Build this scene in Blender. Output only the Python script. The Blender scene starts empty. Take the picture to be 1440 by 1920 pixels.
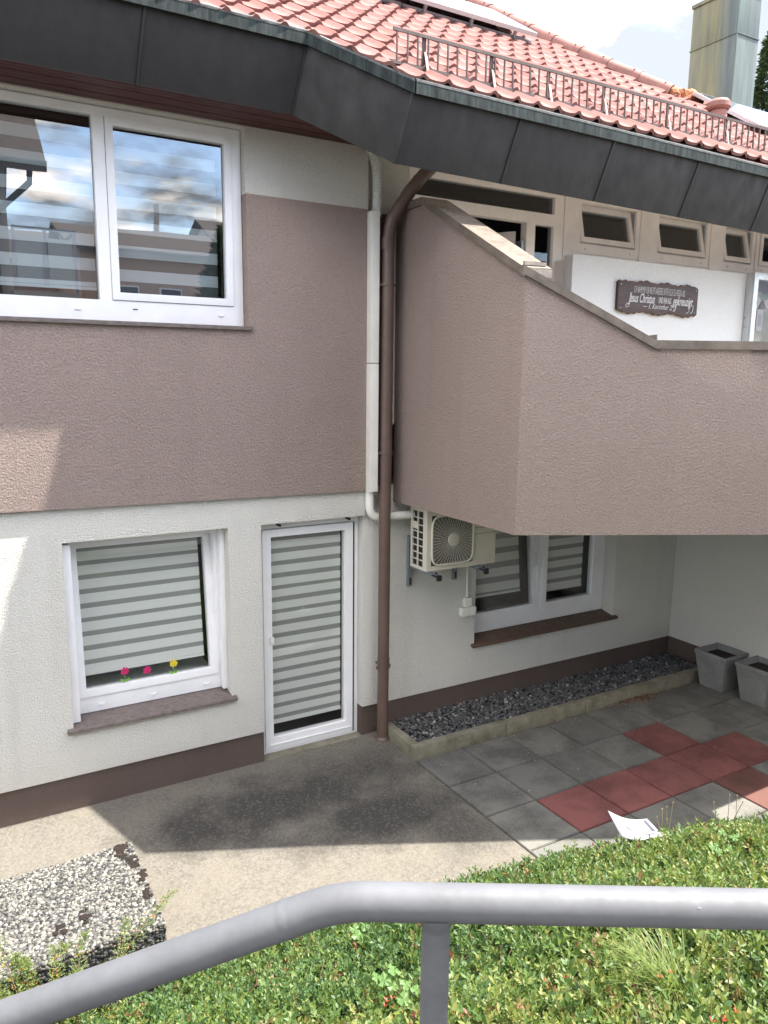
import bpy, bmesh, math, random
import numpy as np
from mathutils import Vector, Matrix, Euler
random.seed(7); rng = np.random.default_rng(7)
scene = bpy.context.scene
COL = scene.collection

# ------------------------------------------------------------------ camera
CAM = Vector((0.0, -5.87, 3.31655))
def cam_axes(yaw, pitch, roll):
    cy, sy, cp, sp = math.cos(yaw), math.sin(yaw), math.cos(pitch), math.sin(pitch)
    fwd = Vector((sy*cp, cy*cp, -sp)); right = Vector((cy, -sy, 0)); down = fwd.cross(right)
    c, s = math.cos(roll), math.sin(roll)
    return c*right + s*down, -s*right + c*down, fwd
RGT, DWN, FWD = cam_axes(0.52703338, 0.17483334, -0.01004345)
cd = bpy.data.cameras.new('camera'); cam = bpy.data.objects.new('camera', cd); COL.objects.link(cam)
cam.matrix_world = Matrix(((RGT.x, -DWN.x, -FWD.x, CAM.x), (RGT.y, -DWN.y, -FWD.y, CAM.y), (RGT.z, -DWN.z, -FWD.z, CAM.z), (0, 0, 0, 1)))
cd.sensor_fit = 'VERTICAL'; cd.sensor_height = 36.0; cd.sensor_width = 27.0; cd.lens = 1442/1920*36
cd.clip_start = 0.05; cd.clip_end = 2000
scene.camera = cam
def project(p):
    v = Vector(p) - CAM; z = v.dot(FWD)
    if z < 0.05: return (-9999, -9999)
    return 720 + 1442*v.dot(RGT)/z, 960 + 1442*v.dot(DWN)/z

# ------------------------------------------------------------------ light
SUN_TO = Vector((0.611, -0.218, 1.0)).normalized()
SUN_EL = math.asin(SUN_TO.z); SUN_AZ = math.atan2(SUN_TO.x, SUN_TO.y)      # clockwise from +Y
sd = bpy.data.lights.new('sun', 'SUN'); sd.energy = 3.0; sd.angle = math.radians(0.53); sd.color = (1.0, 0.95, 0.86)
so = bpy.data.objects.new('sun', sd); COL.objects.link(so)
so.rotation_euler = (-SUN_TO).to_track_quat('-Z', 'Y').to_euler(); so.location = (6, -6, 12)
world = bpy.data.worlds.new('World'); scene.world = world; world.use_nodes = True
wn, wl = world.node_tree.nodes, world.node_tree.links
wn.clear()
w_out = wn.new('ShaderNodeOutputWorld'); w_bg = wn.new('ShaderNodeBackground'); w_bg.inputs[1].default_value = 0.15
sky = wn.new('ShaderNodeTexSky'); sky.sky_type = 'NISHITA'; sky.sun_disc = False
sky.sun_elevation = SUN_EL; sky.sun_rotation = SUN_AZ; sky.altitude = 300; sky.air_density = 1.0; sky.dust_density = 1.0; sky.ozone_density = 1.0
# cumulus clouds over the whole sky
tc = wn.new('ShaderNodeTexCoord'); sep = wn.new('ShaderNodeSeparateXYZ'); wl.new(tc.outputs['Generated'], sep.inputs[0])
addz = wn.new('ShaderNodeMath'); addz.operation = 'ADD'; addz.inputs[1].default_value = 0.22; wl.new(sep.outputs['Z'], addz.inputs[0])
mxz = wn.new('ShaderNodeMath'); mxz.operation = 'MAXIMUM'; mxz.inputs[1].default_value = 0.08; wl.new(addz.outputs[0], mxz.inputs[0])
dv = wn.new('ShaderNodeVectorMath'); dv.operation = 'DIVIDE'; wl.new(tc.outputs['Generated'], dv.inputs[0]); wl.new(mxz.outputs[0], dv.inputs[1])
cn = wn.new('ShaderNodeTexNoise'); cn.inputs['Scale'].default_value = 1.9; cn.inputs['Detail'].default_value = 9; cn.inputs['Roughness'].default_value = 0.58
cmap = wn.new('ShaderNodeMapping'); cmap.inputs['Location'].default_value = (28.2, 8.7, 15.6); wl.new(dv.outputs[0], cmap.inputs['Vector']); wl.new(cmap.outputs[0], cn.inputs['Vector'])
cr = wn.new('ShaderNodeValToRGB'); cr.color_ramp.elements[0].position = 0.42; cr.color_ramp.elements[1].position = 0.55
wl.new(cn.outputs['Fac'], cr.inputs[0])
cmix = wn.new('ShaderNodeMix'); cmix.data_type = 'RGBA'; ccol = wn.new('ShaderNodeValToRGB'); ccol.color_ramp.elements[0].position = 0.45; ccol.color_ramp.elements[0].color = (1.10, 1.19, 1.32, 1); ccol.color_ramp.elements[1].position = 0.66; ccol.color_ramp.elements[1].color = (11.5, 10.5, 9.4, 1)
cn2 = wn.new('ShaderNodeTexNoise'); cn2.inputs['Scale'].default_value = 2.6; cn2.inputs['Detail'].default_value = 6; wl.new(cmap.outputs[0], cn2.inputs['Vector']); wl.new(cn2.outputs['Fac'], ccol.inputs[0]); wl.new(ccol.outputs[0], cmix.inputs[7])
csc = wn.new('ShaderNodeMath'); csc.operation = 'MULTIPLY'; csc.inputs[1].default_value = 1.0; wl.new(cr.outputs[0], csc.inputs[0])
wl.new(csc.outputs[0], cmix.inputs[0]); wl.new(sky.outputs[0], cmix.inputs[6]); wl.new(cmix.outputs[2], w_bg.inputs[0]); wl.new(w_bg.outputs[0], w_out.inputs[0])
scene.view_settings.view_transform = 'Standard'; scene.view_settings.look = 'None'
scene.view_settings.exposure = 2.38; scene.view_settings.gamma = 1.0; scene.view_settings.use_curve_mapping = False
try:
    scene.cycles.max_bounces = 10; scene.cycles.transparent_max_bounces = 12; scene.cycles.use_denoising = True
except Exception: pass

# ------------------------------------------------------------------ materials
def new_mat(name):
    m = bpy.data.materials.new(name); m.use_nodes = True
    nt = m.node_tree; b = nt.nodes['Principled BSDF']
    return m, nt, b
def N(nt, typ, **kw):
    n = nt.nodes.new(typ)
    for k, v in kw.items():
        if k in n.inputs.keys() if hasattr(n.inputs, 'keys') else False: n.inputs[k].default_value = v
        else: setattr(n, k, v)
    return n
def ramp(nt, fac, stops):
    r = nt.nodes.new('ShaderNodeValToRGB'); e = r.color_ramp.elements
    while len(e) < len(stops): e.new(0.5)
    for i, (p, c) in enumerate(stops):
        e[i].position = p; e[i].color = (c, c, c, 1) if not hasattr(c, '__len__') else (*c, 1)
    nt.links.new(fac, r.inputs[0]); return r
def pos(nt, scale=(1, 1, 1), rot=(0, 0, 0)):
    g = nt.nodes.new('ShaderNodeNewGeometry'); mp = nt.nodes.new('ShaderNodeMapping')
    mp.inputs['Scale'].default_value = scale; mp.inputs['Rotation'].default_value = rot
    nt.links.new(g.outputs['Position'], mp.inputs['Vector']); return mp.outputs[0]
def noise(nt, vec, scale, detail=4, rough=0.55, dist=0.0):
    n = nt.nodes.new('ShaderNodeTexNoise'); n.inputs['Scale'].default_value = scale; n.inputs['Detail'].default_value = detail
    n.inputs['Roughness'].default_value = rough; n.inputs['Distortion'].default_value = dist
    nt.links.new(vec, n.inputs['Vector']); return n.outputs['Fac']
def mix(nt, fac, a, b, blend='MIX'):
    m = nt.nodes.new('ShaderNodeMix'); m.data_type = 'RGBA'; m.blend_type = blend
    for s, v in ((0, fac), (6, a), (7, b)):
        if hasattr(v, 'links') or hasattr(v, 'is_linked'): nt.links.new(v, m.inputs[s])
        elif s == 0: m.inputs[0].default_value = v
        else: m.inputs[s].default_value = (*v, 1)
    return m.outputs[2]
def bump(nt, b, h, dist=0.005, strength=1.0):
    n = nt.nodes.new('ShaderNodeBump'); n.inputs['Distance'].default_value = dist; n.inputs['Strength'].default_value = strength
    nt.links.new(h, n.inputs['Height']); nt.links.new(n.outputs[0], b.inputs['Normal']); return n
def setc(nt, b, col):
    if hasattr(col, 'is_linked'): nt.links.new(col, b.inputs['Base Color'])
    else: b.inputs['Base Color'].default_value = (*col, 1)

def stucco(name, col, grain=82, depth=0.013, dirt=0.10, dirtcol=None, gd=0.68):
    m, nt, b = new_mat(name); p = pos(nt)
    big = noise(nt, p, 0.9, 5, 0.6); streak = noise(nt, pos(nt, (5, 5, 0.35)), 1.0, 5, 0.6)
    c1 = mix(nt, ramp(nt, big, [(0.3, 0.0), (0.75, 1.0)]).outputs[0], col, tuple(x*(1-dirt) for x in col))
    dk = dirtcol or tuple(x*(1-dirt*1.8) for x in col)
    c2 = mix(nt, ramp(nt, streak, [(0.55, 0.0), (0.85, 0.6)]).outputs[0], c1, dk)
    g = noise(nt, p, grain, 3, 0.6, 0.5)
    gr = ramp(nt, g, [(0.34, 0.0), (0.66, 1.0)]).outputs[0]
    c3 = mix(nt, ramp(nt, g, [(0.3, 0.55), (0.5, 0.0)]).outputs[0], c2, tuple(x*gd for x in col))
    setc(nt, b, c3); b.inputs['Roughness'].default_value = 0.9; b.inputs['Specular IOR Level'].default_value = 0.2
    fine = noise(nt, p, 260, 2, 0.6); ad = nt.nodes.new('ShaderNodeMath'); ad.operation = 'MULTIPLY_ADD'
    nt.links.new(fine, ad.inputs[0]); ad.inputs[1].default_value = 0.25; nt.links.new(gr, ad.inputs[2])
    bump(nt, b, ad.outputs[0], depth, 0.9); return m
def simple(name, col, rough=0.5, var=0.12, vscale=3.0, metal=0.0, bscale=None, bdist=0.001, spec=0.5, stretch=(1, 1, 1), dark=None):
    m, nt, b = new_mat(name); p = pos(nt, stretch)
    n1 = noise(nt, p, vscale, 5, 0.6)
    d = dark or tuple(x*(1-2*var) for x in col)
    setc(nt, b, mix(nt, ramp(nt, n1, [(0.35, 0.0), (0.75, 1.0)]).outputs[0], tuple(min(1, x*(1+var*0.5)) for x in col), d))
    b.inputs['Roughness'].default_value = rough; b.inputs['Metallic'].default_value = metal; b.inputs['Specular IOR Level'].default_value = spec
    rr = ramp(nt, noise(nt, p, vscale*4, 3), [(0.3, max(0, rough-0.1)), (0.7, min(1, rough+0.12))]); nt.links.new(rr.outputs[0], b.inputs['Roughness'])
    if bscale: bump(nt, b, noise(nt, pos(nt), bscale, 3, 0.6), bdist, 0.8)
    return m

M = {}
M['brown_stucco'] = stucco('brown_stucco', (0.43, 0.338, 0.302))
M['white_stucco'] = stucco('white_stucco', (0.87, 0.85, 0.79), grain=88, depth=0.014, dirt=0.03, dirtcol=(0.74, 0.71, 0.64), gd=0.86)
M['panel_stucco'] = stucco('panel_stucco', (0.72, 0.72, 0.73), grain=90, depth=0.003, dirt=0.03)
M['plinth'] = stucco('plinth_paint', (0.125, 0.093, 0.080), grain=110, depth=0.0035, dirt=0.2)
M['upvc'] = simple('white_window_plastic', (0.80, 0.80, 0.82), 0.35, 0.04, 5)
M['upvc_warm'] = simple('shade_warmed_white_paint', (0.84, 0.80, 0.79), 0.5, 0.05, 5)  # white paint; the warm cast of its shaded place is put into the colour
M['gasket'] = simple('black_gasket', (0.015, 0.015, 0.017), 0.6)
M['fascia'] = simple('dark_fascia_sheet', (0.0165, 0.0150, 0.0153), 0.65, 0.10, 2.2, bscale=7, bdist=0.003, stretch=(1, 1, 0.6))
def fascia_scuffs():
    nt = M['fascia'].node_tree; b = nt.nodes['Principled BSDF']; l = b.inputs['Base Color'].links[0].from_socket
    f1 = ramp(nt, noise(nt, pos(nt, (1, 1, 1.4)), 7.5, 4, 0.7), [(0.71, 0.0), (0.78, 0.4)]).outputs[0]
    f2 = ramp(nt, noise(nt, pos(nt, (9, 9, 0.5)), 1.6, 4, 0.6), [(0.5, 0.0), (0.85, 0.16)]).outputs[0]
    c = mix(nt, f2, l, (0.045, 0.043, 0.042)); c = mix(nt, f1, c, (0.10, 0.095, 0.09)); nt.links.new(c, b.inputs['Base Color'])
fascia_scuffs()
M['drip'] = simple('weathered_drip_edge', (0.040, 0.050, 0.050), 0.8, 0.3, 25, spec=0.15, stretch=(1, 1, 0.15), dark=(0.010, 0.012, 0.013))
M['flash_white'] = simple('zinc_flashing', (0.10, 0.105, 0.105), 0.7, 0.35, 18)
M['soffit'] = simple('soffit_wood', (0.085, 0.022, 0.020), 0.55, 0.25, 6, stretch=(0.25, 3, 3), bscale=60, bdist=0.0015)
M['pipe_brown'] = simple('brown_pipe_paint', (0.115, 0.073, 0.060), 0.42, 0.12, 4)
M['coping'] = simple('coping_sheet', (0.20, 0.167, 0.138), 0.42, 0.25, 7, metal=0.3, stretch=(1, 1, 1))
M['concrete_kerb'] = simple('kerb_concrete', (0.20, 0.185, 0.14), 0.9, 0.25, 7, bscale=120, bdist=0.002, dark=(0.11, 0.105, 0.07))
M['pot'] = simple('grey_pot', (0.20, 0.205, 0.197), 0.8, 0.15, 6, bscale=90, bdist=0.0015)
M['soil'] = simple('dark_soil', (0.016, 0.012, 0.009), 0.95, 0.3, 20, bscale=60, bdist=0.01)
M['rail'] = simple('grey_rail_paint', (0.112, 0.116, 0.125), 0.56, 0.10, 16, bscale=16, bdist=0.0022)
M['sill'] = simple('sill_stone', (0.165, 0.135, 0.125), 0.6, 0.3, 40, stretch=(0.5, 2, 2), bscale=150, bdist=0.0007)
M['sill_brown'] = simple('sill_brown', (0.12, 0.075, 0.05), 0.6, 0.2, 12)
M['ac_body'] = simple('beige_ac_plastic', (0.60, 0.565, 0.475), 0.45, 0.05, 4)
M['black'] = simple('black_part', (0.018, 0.018, 0.02), 0.5)
M['steel'] = simple('bracket_steel', (0.30, 0.34, 0.39), 0.4, 0.1, 8, metal=0.6)
M['guard'] = simple('guard_iron', (0.075, 0.050, 0.045), 0.55, 0.25, 12)
M['guard_pink'] = simple('guard_strut', (0.42, 0.27, 0.24), 0.55, 0.15, 8)
M['white_plastic'] = simple('white_plastic', (0.74, 0.73, 0.68), 0.4, 0.05, 6)
M['hose'] = simple('grey_hose', (0.60, 0.61, 0.60), 0.5, 0.05, 6)
M['sign_wood'] = simple('sign_wood', (0.060, 0.030, 0.028), 0.55, 0.3, 9, stretch=(0.4, 3, 3), bscale=70, bdist=0.002)
M['sign_bark'] = simple('sign_bark', (0.13, 0.070, 0.045), 0.8, 0.35, 25, bscale=70, bdist=0.006)
M['letter'] = simple('white_lettering', (0.62, 0.61, 0.63), 0.7, 0.1, 30)
M['red_print'] = simple('red_print', (0.42, 0.03, 0.03), 0.5)
M['dark_print'] = simple('dark_print', (0.12, 0.10, 0.10), 0.6)
M['grey_print'] = simple('grey_print', (0.075, 0.078, 0.11), 0.6)
M['room_dark'] = simple('room_paint', (0.10, 0.10, 0.11), 0.9)
M['solar_frame'] = simple('solar_frame', (0.52, 0.54, 0.56), 0.35, 0.06, 6, metal=0.5)
M['solar_back'] = simple('solar_back', (0.03, 0.035, 0.045), 0.5)
M['pebble_mortar'] = simple('pebble_mortar', (0.12, 0.115, 0.10), 0.95, 0.3, 30, bscale=90, bdist=0.003)
M['moss'] = simple('dry_moss', (0.013, 0.0065, 0.004), 0.95, 0.3, 40, bscale=120, bdist=0.004)
M['ridge'] = simple('ridge_clay', (0.25, 0.117, 0.097), 0.65, 0.15, 4)
M['mortar_rust'] = simple('orange_clay', (0.42, 0.16, 0.07), 0.8, 0.35, 9, bscale=30, bdist=0.01)
M['bark'] = simple('bark', (0.10, 0.075, 0.055), 0.9, 0.3, 14, bscale=40, bdist=0.01)
M['asphalt'] = simple('upper_street', (0.12, 0.12, 0.115), 0.95, 0.2, 6, bscale=160, bdist=0.003)
M['nb_wall'] = simple('neighbour_render', (0.42, 0.40, 0.37), 0.9, 0.1, 1)
M['nb_pink'] = simple('neighbour_pink_render', (0.50, 0.36, 0.30), 0.9, 0.1, 1)
M['nb_roof'] = simple('neighbour_roof', (0.075, 0.055, 0.048), 0.8, 0.3, 8, stretch=(4, 1, 1))
M['nb_glass'] = simple('neighbour_pane', (0.04, 0.05, 0.06), 0.1, 0.1, 1)
M['frost'] = simple('frosted_panel', (0.42, 0.47, 0.46), 0.3, 0.05, 2)
for k, c in dict(pink=(0.55, 0.02, 0.14), yellow=(0.72, 0.56, 0.04), leaf=(0.16, 0.42, 0.03), centre=(0.38, 0.045, 0.02), straw=(0.30, 0.25, 0.14)).items(): M['fl_'+k] = simple('sticker_'+k, c, 0.5, 0.05)

def glass(name, boost=0.07, tint=(0.86, 0.88, 0.87)):
    m, nt, b = new_mat(name); nt.nodes.remove(b); out = nt.nodes['Material Output']
    lw = nt.nodes.new('ShaderNodeLayerWeight'); lw.inputs[0].default_value = 0.5
    pw = nt.nodes.new('ShaderNodeMath'); pw.operation = 'POWER'; pw.inputs[1].default_value = 4.0; nt.links.new(lw.outputs['Facing'], pw.inputs[0])
    mu = nt.nodes.new('ShaderNodeMath'); mu.operation = 'MULTIPLY_ADD'; mu.use_clamp = True; mu.inputs[1].default_value = 0.9; mu.inputs[2].default_value = boost
    nt.links.new(pw.outputs[0], mu.inputs[0])
    tr = nt.nodes.new('ShaderNodeBsdfTransparent'); tr.inputs[0].default_value = (*tint, 1)
    gl = nt.nodes.new('ShaderNodeBsdfGlossy'); gl.inputs['Roughness'].default_value = 0.0; gl.inputs[0].default_value = (1, 1, 1, 1)
    nz = noise(nt, pos(nt), 1.6, 2, 0.5); bp = nt.nodes.new('ShaderNodeBump'); bp.inputs['Distance'].default_value = 0.0016; bp.inputs['Strength'].default_value = 0.25
    nt.links.new(nz, bp.inputs['Height']); nt.links.new(bp.outputs[0], gl.inputs['Normal'])
    ms = nt.nodes.new('ShaderNodeMixShader'); nt.links.new(mu.outputs[0], ms.inputs[0]); nt.links.new(tr.outputs[0], ms.inputs[1]); nt.links.new(gl.outputs[0], ms.inputs[2])
    nt.links.new(ms.outputs[0], out.inputs[0]); return m
M['glass'] = glass('window_glass')
M['glass_coated'] = glass('coated_window_glass', 0.20, (0.72, 0.78, 0.80))
M['glass_dark'] = glass('dark_glass', 0.05, (0.5, 0.55, 0.6))
def fabric(name, col, trans, alpha):
    m, nt, b = new_mat(name); out = nt.nodes['Material Output']
    b.inputs['Base Color'].default_value = (*col, 1); b.inputs['Roughness'].default_value = 0.9
    w = nt.nodes.new('ShaderNodeTexWave'); w.inputs['Scale'].default_value = 60; w.inputs['Distortion'].default_value = 4; w.bands_direction = 'Z'
    nt.links.new(pos(nt, (0.15, 1, 1)), w.inputs[0])
    setc(nt, b, mix(nt, w.outputs['Fac'], col, tuple(x*0.86 for x in col)))
    tr = nt.nodes.new('ShaderNodeBsdfTransparent'); ms = nt.nodes.new('ShaderNodeMixShader'); ms.inputs[0].default_value = alpha
    nt.links.new(tr.outputs[0], ms.inputs[1]); nt.links.new(b.outputs[0], ms.inputs[2]); nt.links.new(ms.outputs[0], out.inputs[0]); return m
M['blind'] = fabric('blind_fabric', (0.74, 0.74, 0.72), 0, 1.0)
M['blind_sheer'] = fabric('blind_sheer_fabric', (0.42, 0.42, 0.41), 0, 0.75)
M['blind_up'] = fabric('upper_blind_fabric', (0.60, 0.60, 0.61), 0, 1.0)
M['blind_up_sheer'] = fabric('upper_blind_sheer', (0.14, 0.14, 0.15), 0, 0.7)

def tile_mat():
    m, nt, b = new_mat('clay_tile'); p = pos(nt)
    oi = nt.nodes.new('ShaderNodeObjectInfo')
    at = nt.nodes.new('ShaderNodeAttribute'); at.attribute_name = 'tint'
    ad = nt.nodes.new('ShaderNodeMath'); ad.operation = 'ADD'; nt.links.new(oi.outputs['Random'], ad.inputs[0]); nt.links.new(at.outputs['Fac'], ad.inputs[1])
    fr = nt.nodes.new('ShaderNodeMath'); fr.operation = 'FRACT'; nt.links.new(ad.outputs[0], fr.inputs[0])
    base = ramp(nt, fr.outputs[0], [(0.0, (0.200, 0.092, 0.081)), (0.3, (0.255, 0.128, 0.114)), (0.6, (0.222, 0.104, 0.091)), (0.85, (0.275, 0.147, 0.132)), (1.0, (0.208, 0.108, 0.097))]).outputs[0]
    c = mix(nt, ramp(nt, noise(nt, p, 14, 5, 0.65), [(0.45, 0.0), (0.8, 0.5)]).outputs[0], base, (0.17, 0.078, 0.066))
    c = mix(nt, ramp(nt, noise(nt, p, 3, 4, 0.6), [(0.5, 0.0), (0.8, 0.35)]).outputs[0], c, (0.31, 0.18, 0.152))
    setc(nt, b, c); b.inputs['Roughness'].default_value = 0.8; b.inputs['Specular IOR Level'].default_value = 0.2
    bump(nt, b, noise(nt, p, 120, 3), 0.001, 0.7); return m
M['tile'] = tile_mat()
def concrete_mat():
    m, nt, b = new_mat('weathered_concrete'); p = pos(nt)
    big = noise(nt, p, 0.75, 6, 0.62); mid = noise(nt, p, 3.2, 6, 0.65); agg = noise(nt, p, 95, 3, 0.7)
    vo = nt.nodes.new('ShaderNodeTexVoronoi'); vo.inputs['Scale'].default_value = 62; nt.links.new(p, vo.inputs['Vector'])
    c = mix(nt, ramp(nt, mid, [(0.35, 0.0), (0.7, 1.0)]).outputs[0], (0.138, 0.124, 0.095), (0.080, 0.075, 0.065))
    c = mix(nt, ramp(nt, big, [(0.46, 0.0), (0.66, 0.75)]).outputs[0], c, (0.115, 0.104, 0.090))
    c = mix(nt, ramp(nt, vo.outputs['Color'], [(0.15, 0.0), (0.45, 0.5), (0.85, 0.9)]).outputs[0], c, mix(nt, agg, (0.29, 0.262, 0.22), (0.035, 0.033, 0.029)))
    # dirt patches with a shape of their own, painted darker to deepen ground shade
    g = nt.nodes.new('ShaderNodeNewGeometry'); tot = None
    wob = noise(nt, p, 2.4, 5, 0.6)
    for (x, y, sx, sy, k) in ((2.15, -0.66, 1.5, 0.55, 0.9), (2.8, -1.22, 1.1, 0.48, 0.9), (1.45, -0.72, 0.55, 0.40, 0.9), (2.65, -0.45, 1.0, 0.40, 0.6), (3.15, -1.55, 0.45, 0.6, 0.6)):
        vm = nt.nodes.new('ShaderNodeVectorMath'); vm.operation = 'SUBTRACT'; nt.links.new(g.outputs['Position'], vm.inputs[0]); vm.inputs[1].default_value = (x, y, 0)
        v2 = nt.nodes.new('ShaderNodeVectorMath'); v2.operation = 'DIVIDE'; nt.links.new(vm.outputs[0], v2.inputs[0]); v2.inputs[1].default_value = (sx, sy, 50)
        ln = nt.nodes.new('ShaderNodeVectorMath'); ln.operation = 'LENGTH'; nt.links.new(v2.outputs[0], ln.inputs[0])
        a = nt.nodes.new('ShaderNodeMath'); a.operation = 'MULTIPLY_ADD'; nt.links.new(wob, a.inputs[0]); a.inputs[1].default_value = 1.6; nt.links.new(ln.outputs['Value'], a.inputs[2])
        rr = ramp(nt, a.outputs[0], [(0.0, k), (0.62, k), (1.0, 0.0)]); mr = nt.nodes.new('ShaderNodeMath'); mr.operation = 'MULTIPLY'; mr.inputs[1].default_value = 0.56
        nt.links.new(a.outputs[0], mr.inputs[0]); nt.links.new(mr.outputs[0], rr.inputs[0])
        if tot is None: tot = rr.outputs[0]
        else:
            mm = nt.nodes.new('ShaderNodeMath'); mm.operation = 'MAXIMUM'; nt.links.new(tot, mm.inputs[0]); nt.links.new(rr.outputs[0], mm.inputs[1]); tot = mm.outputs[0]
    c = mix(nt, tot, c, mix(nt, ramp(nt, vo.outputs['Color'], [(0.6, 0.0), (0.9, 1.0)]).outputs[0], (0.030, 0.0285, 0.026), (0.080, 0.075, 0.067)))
    setc(nt, b, c); b.inputs['Roughness'].default_value = 0.92
    bump(nt, b, agg, 0.005, 0.8); return m
M['concrete'] = concrete_mat()
def slab_mat(name, cols):
    m, nt, b = new_mat(name); p = pos(nt); oi = nt.nodes.new('ShaderNodeObjectInfo')
    base = ramp(nt, oi.outputs['Random'], [(0, cols[0]), (0.5, cols[1]), (1, cols[2])]).outputs[0]
    c = mix(nt, ramp(nt, noise(nt, p, 2.6, 6, 0.66), [(0.42, 0.0), (0.62, 0.95)]).outputs[0], base, tuple(x*0.5 for x in cols[0]))
    c = mix(nt, ramp(nt, noise(nt, p, 60, 4, 0.7), [(0.4, 0.0), (0.8, 0.45)]).outputs[0], c, tuple(min(1, x*1.5) for x in cols[1]))
    c = mix(nt, ramp(nt, noise(nt, pos(nt, (1, 6, 1), (0, 0, 0.6)), 2.2, 5, 0.6), [(0.55, 0.0), (0.8, 0.35)]).outputs[0], c, tuple(min(1, x*1.35) for x in cols[2]))
    setc(nt, b, c); b.inputs['Roughness'].default_value = 0.8; bump(nt, b, noise(nt, p, 130, 3), 0.0012, 0.8); return m
M['slab_grey'] = slab_mat('grey_paving', ((0.125, 0.123, 0.111), (0.150, 0.145, 0.130), (0.108, 0.108, 0.100)))
M['slab_red'] = slab_mat('red_paving', ((0.165, 0.058, 0.053), (0.185, 0.066, 0.059), (0.145, 0.055, 0.050)))
M['slab_dirty'] = slab_mat('dirty_red_paving', ((0.115, 0.046, 0.036), (0.11, 0.048, 0.038), (0.105, 0.044, 0.034)))
def attr_mat(name, cols, rough=0.8, trans=0.0, spec=0.4):
    m, nt, b = new_mat(name); at = nt.nodes.new('ShaderNodeAttribute'); at.attribute_name = 'tint'
    n = len(cols); c = ramp(nt, at.outputs['Fac'], [(i/(n-1), k) for i, k in enumerate(cols)]).outputs[0]
    setc(nt, b, c); b.inputs['Roughness'].default_value = rough; b.inputs['Specular IOR Level'].default_value = spec
    if trans > 0:
        out = nt.nodes['Material Output']; t = nt.nodes.new('ShaderNodeBsdfTranslucent'); ms = nt.nodes.new('ShaderNodeMixShader'); ms.inputs[0].default_value = trans
        hs = mix(nt, 0.5, c, (0.30, 0.42, 0.06)); nt.links.new(hs, t.inputs[0])
        nt.links.new(b.outputs[0], ms.inputs[1]); nt.links.new(t.outputs[0], ms.inputs[2]); nt.links.new(ms.outputs[0], out.inputs[0])
    return m
M['leaves'] = attr_mat('ground_cover_leaf', [(0.034, 0.078, 0.028), (0.054, 0.110, 0.032), (0.088, 0.145, 0.036), (0.145, 0.178, 0.042), (0.21, 0.21, 0.06), (0.17, 0.10, 0.045), (0.14, 0.03, 0.022)], 0.5, 0.28, 0.35)
M['needle'] = attr_mat('shrub_needle', [(0.045, 0.085, 0.025), (0.095, 0.14, 0.033), (0.16, 0.185, 0.045), (0.38, 0.17, 0.03)], 0.6, 0.15)
M['grass'] = attr_mat('grass_blade', [(0.075, 0.135, 0.025), (0.12, 0.17, 0.032), (0.18, 0.20, 0.055)], 0.5, 0.3)
M['weed'] = attr_mat('weed_leaf', [(0.11, 0.20, 0.06), (0.16, 0.26, 0.085)], 0.5, 0.3)
M['twig'] = simple('twig', (0.13, 0.075, 0.045), 0.8, 0.2, 20)
M['gravel'] = attr_mat('gravel_stone', [(0.04, 0.041, 0.042), (0.075, 0.076, 0.078), (0.13, 0.13, 0.13), (0.28, 0.28, 0.275)], 0.85)
M['pebble'] = attr_mat('pebble', [(0.018, 0.019, 0.022), (0.04, 0.041, 0.043), (0.09, 0.088, 0.083), (0.15, 0.143, 0.125), (0.24, 0.225, 0.20), (0.25, 0.24, 0.22)], 0.75)
M['litter'] = attr_mat('dry_litter', [(0.10, 0.045, 0.025), (0.20, 0.09, 0.05), (0.62, 0.58, 0.52)], 0.9)
M['tree_leaf'] = attr_mat('conifer_leaf', [(0.020, 0.036, 0.016), (0.035, 0.058, 0.022), (0.055, 0.080, 0.030)], 0.7, 0.1)
def copper():
    m, nt, b = new_mat('patina_copper'); s = noise(nt, pos(nt, (6, 6, 0.5)), 1.5, 6, 0.62); l = noise(nt, pos(nt), 1.1, 3)
    c = mix(nt, ramp(nt, s, [(0.3, 0.0), (0.7, 1.0)]).outputs[0], (0.105, 0.140, 0.125), (0.050, 0.060, 0.062))
    g = nt.nodes.new('ShaderNodeNewGeometry'); sx = nt.nodes.new('ShaderNodeSeparateXYZ'); nt.links.new(g.outputs['Position'], sx.inputs[0])
    wv = ramp(nt, sx.outputs['Y'], [(0.0, 0.0), (1.0, 0.0)])
    mr = nt.nodes.new('ShaderNodeMapRange'); mr.inputs[1].default_value = 2.45; mr.inputs[2].default_value = 3.2; nt.links.new(sx.outputs['Y'], mr.inputs[0])
    rr = ramp(nt, mr.outputs[0], [(0.12, 0.0), (0.5, 0.85), (1.0, 0.6)])
    mu = nt.nodes.new('ShaderNodeMath'); mu.operation = 'MULTIPLY'; nt.links.new(rr.outputs[0], mu.inputs[0]); nt.links.new(ramp(nt, s, [(0.2, 1.0), (0.75, 0.2)]).outputs[0], mu.inputs[1])
    c = mix(nt, mu.outputs[0], c, (0.20, 0.165, 0.028)); nt.nodes.remove(wv)
    setc(nt, b, c); b.inputs['Roughness'].default_value = 0.5; b.inputs['Metallic'].default_value = 0.15
    bump(nt, b, noise(nt, pos(nt, (2, 2, 1)), 3, 2), 0.01, 0.5); return m
M['copper'] = copper()
def paper():
    m, nt, b = new_mat('white_paper'); setc(nt, b, (0.30, 0.30, 0.325)); b.inputs['Roughness'].default_value = 0.6; return m
M['paper'] = paper()
def solar():
    m, nt, b = new_mat('solar_glass'); setc(nt, b, (0.06, 0.07, 0.10)); b.inputs['Roughness'].default_value = 0.12; b.inputs['Specular IOR Level'].default_value = 1.0
    b.inputs['Coat Weight'].default_value = 1.0; return m
M['solar'] = solar()

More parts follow.
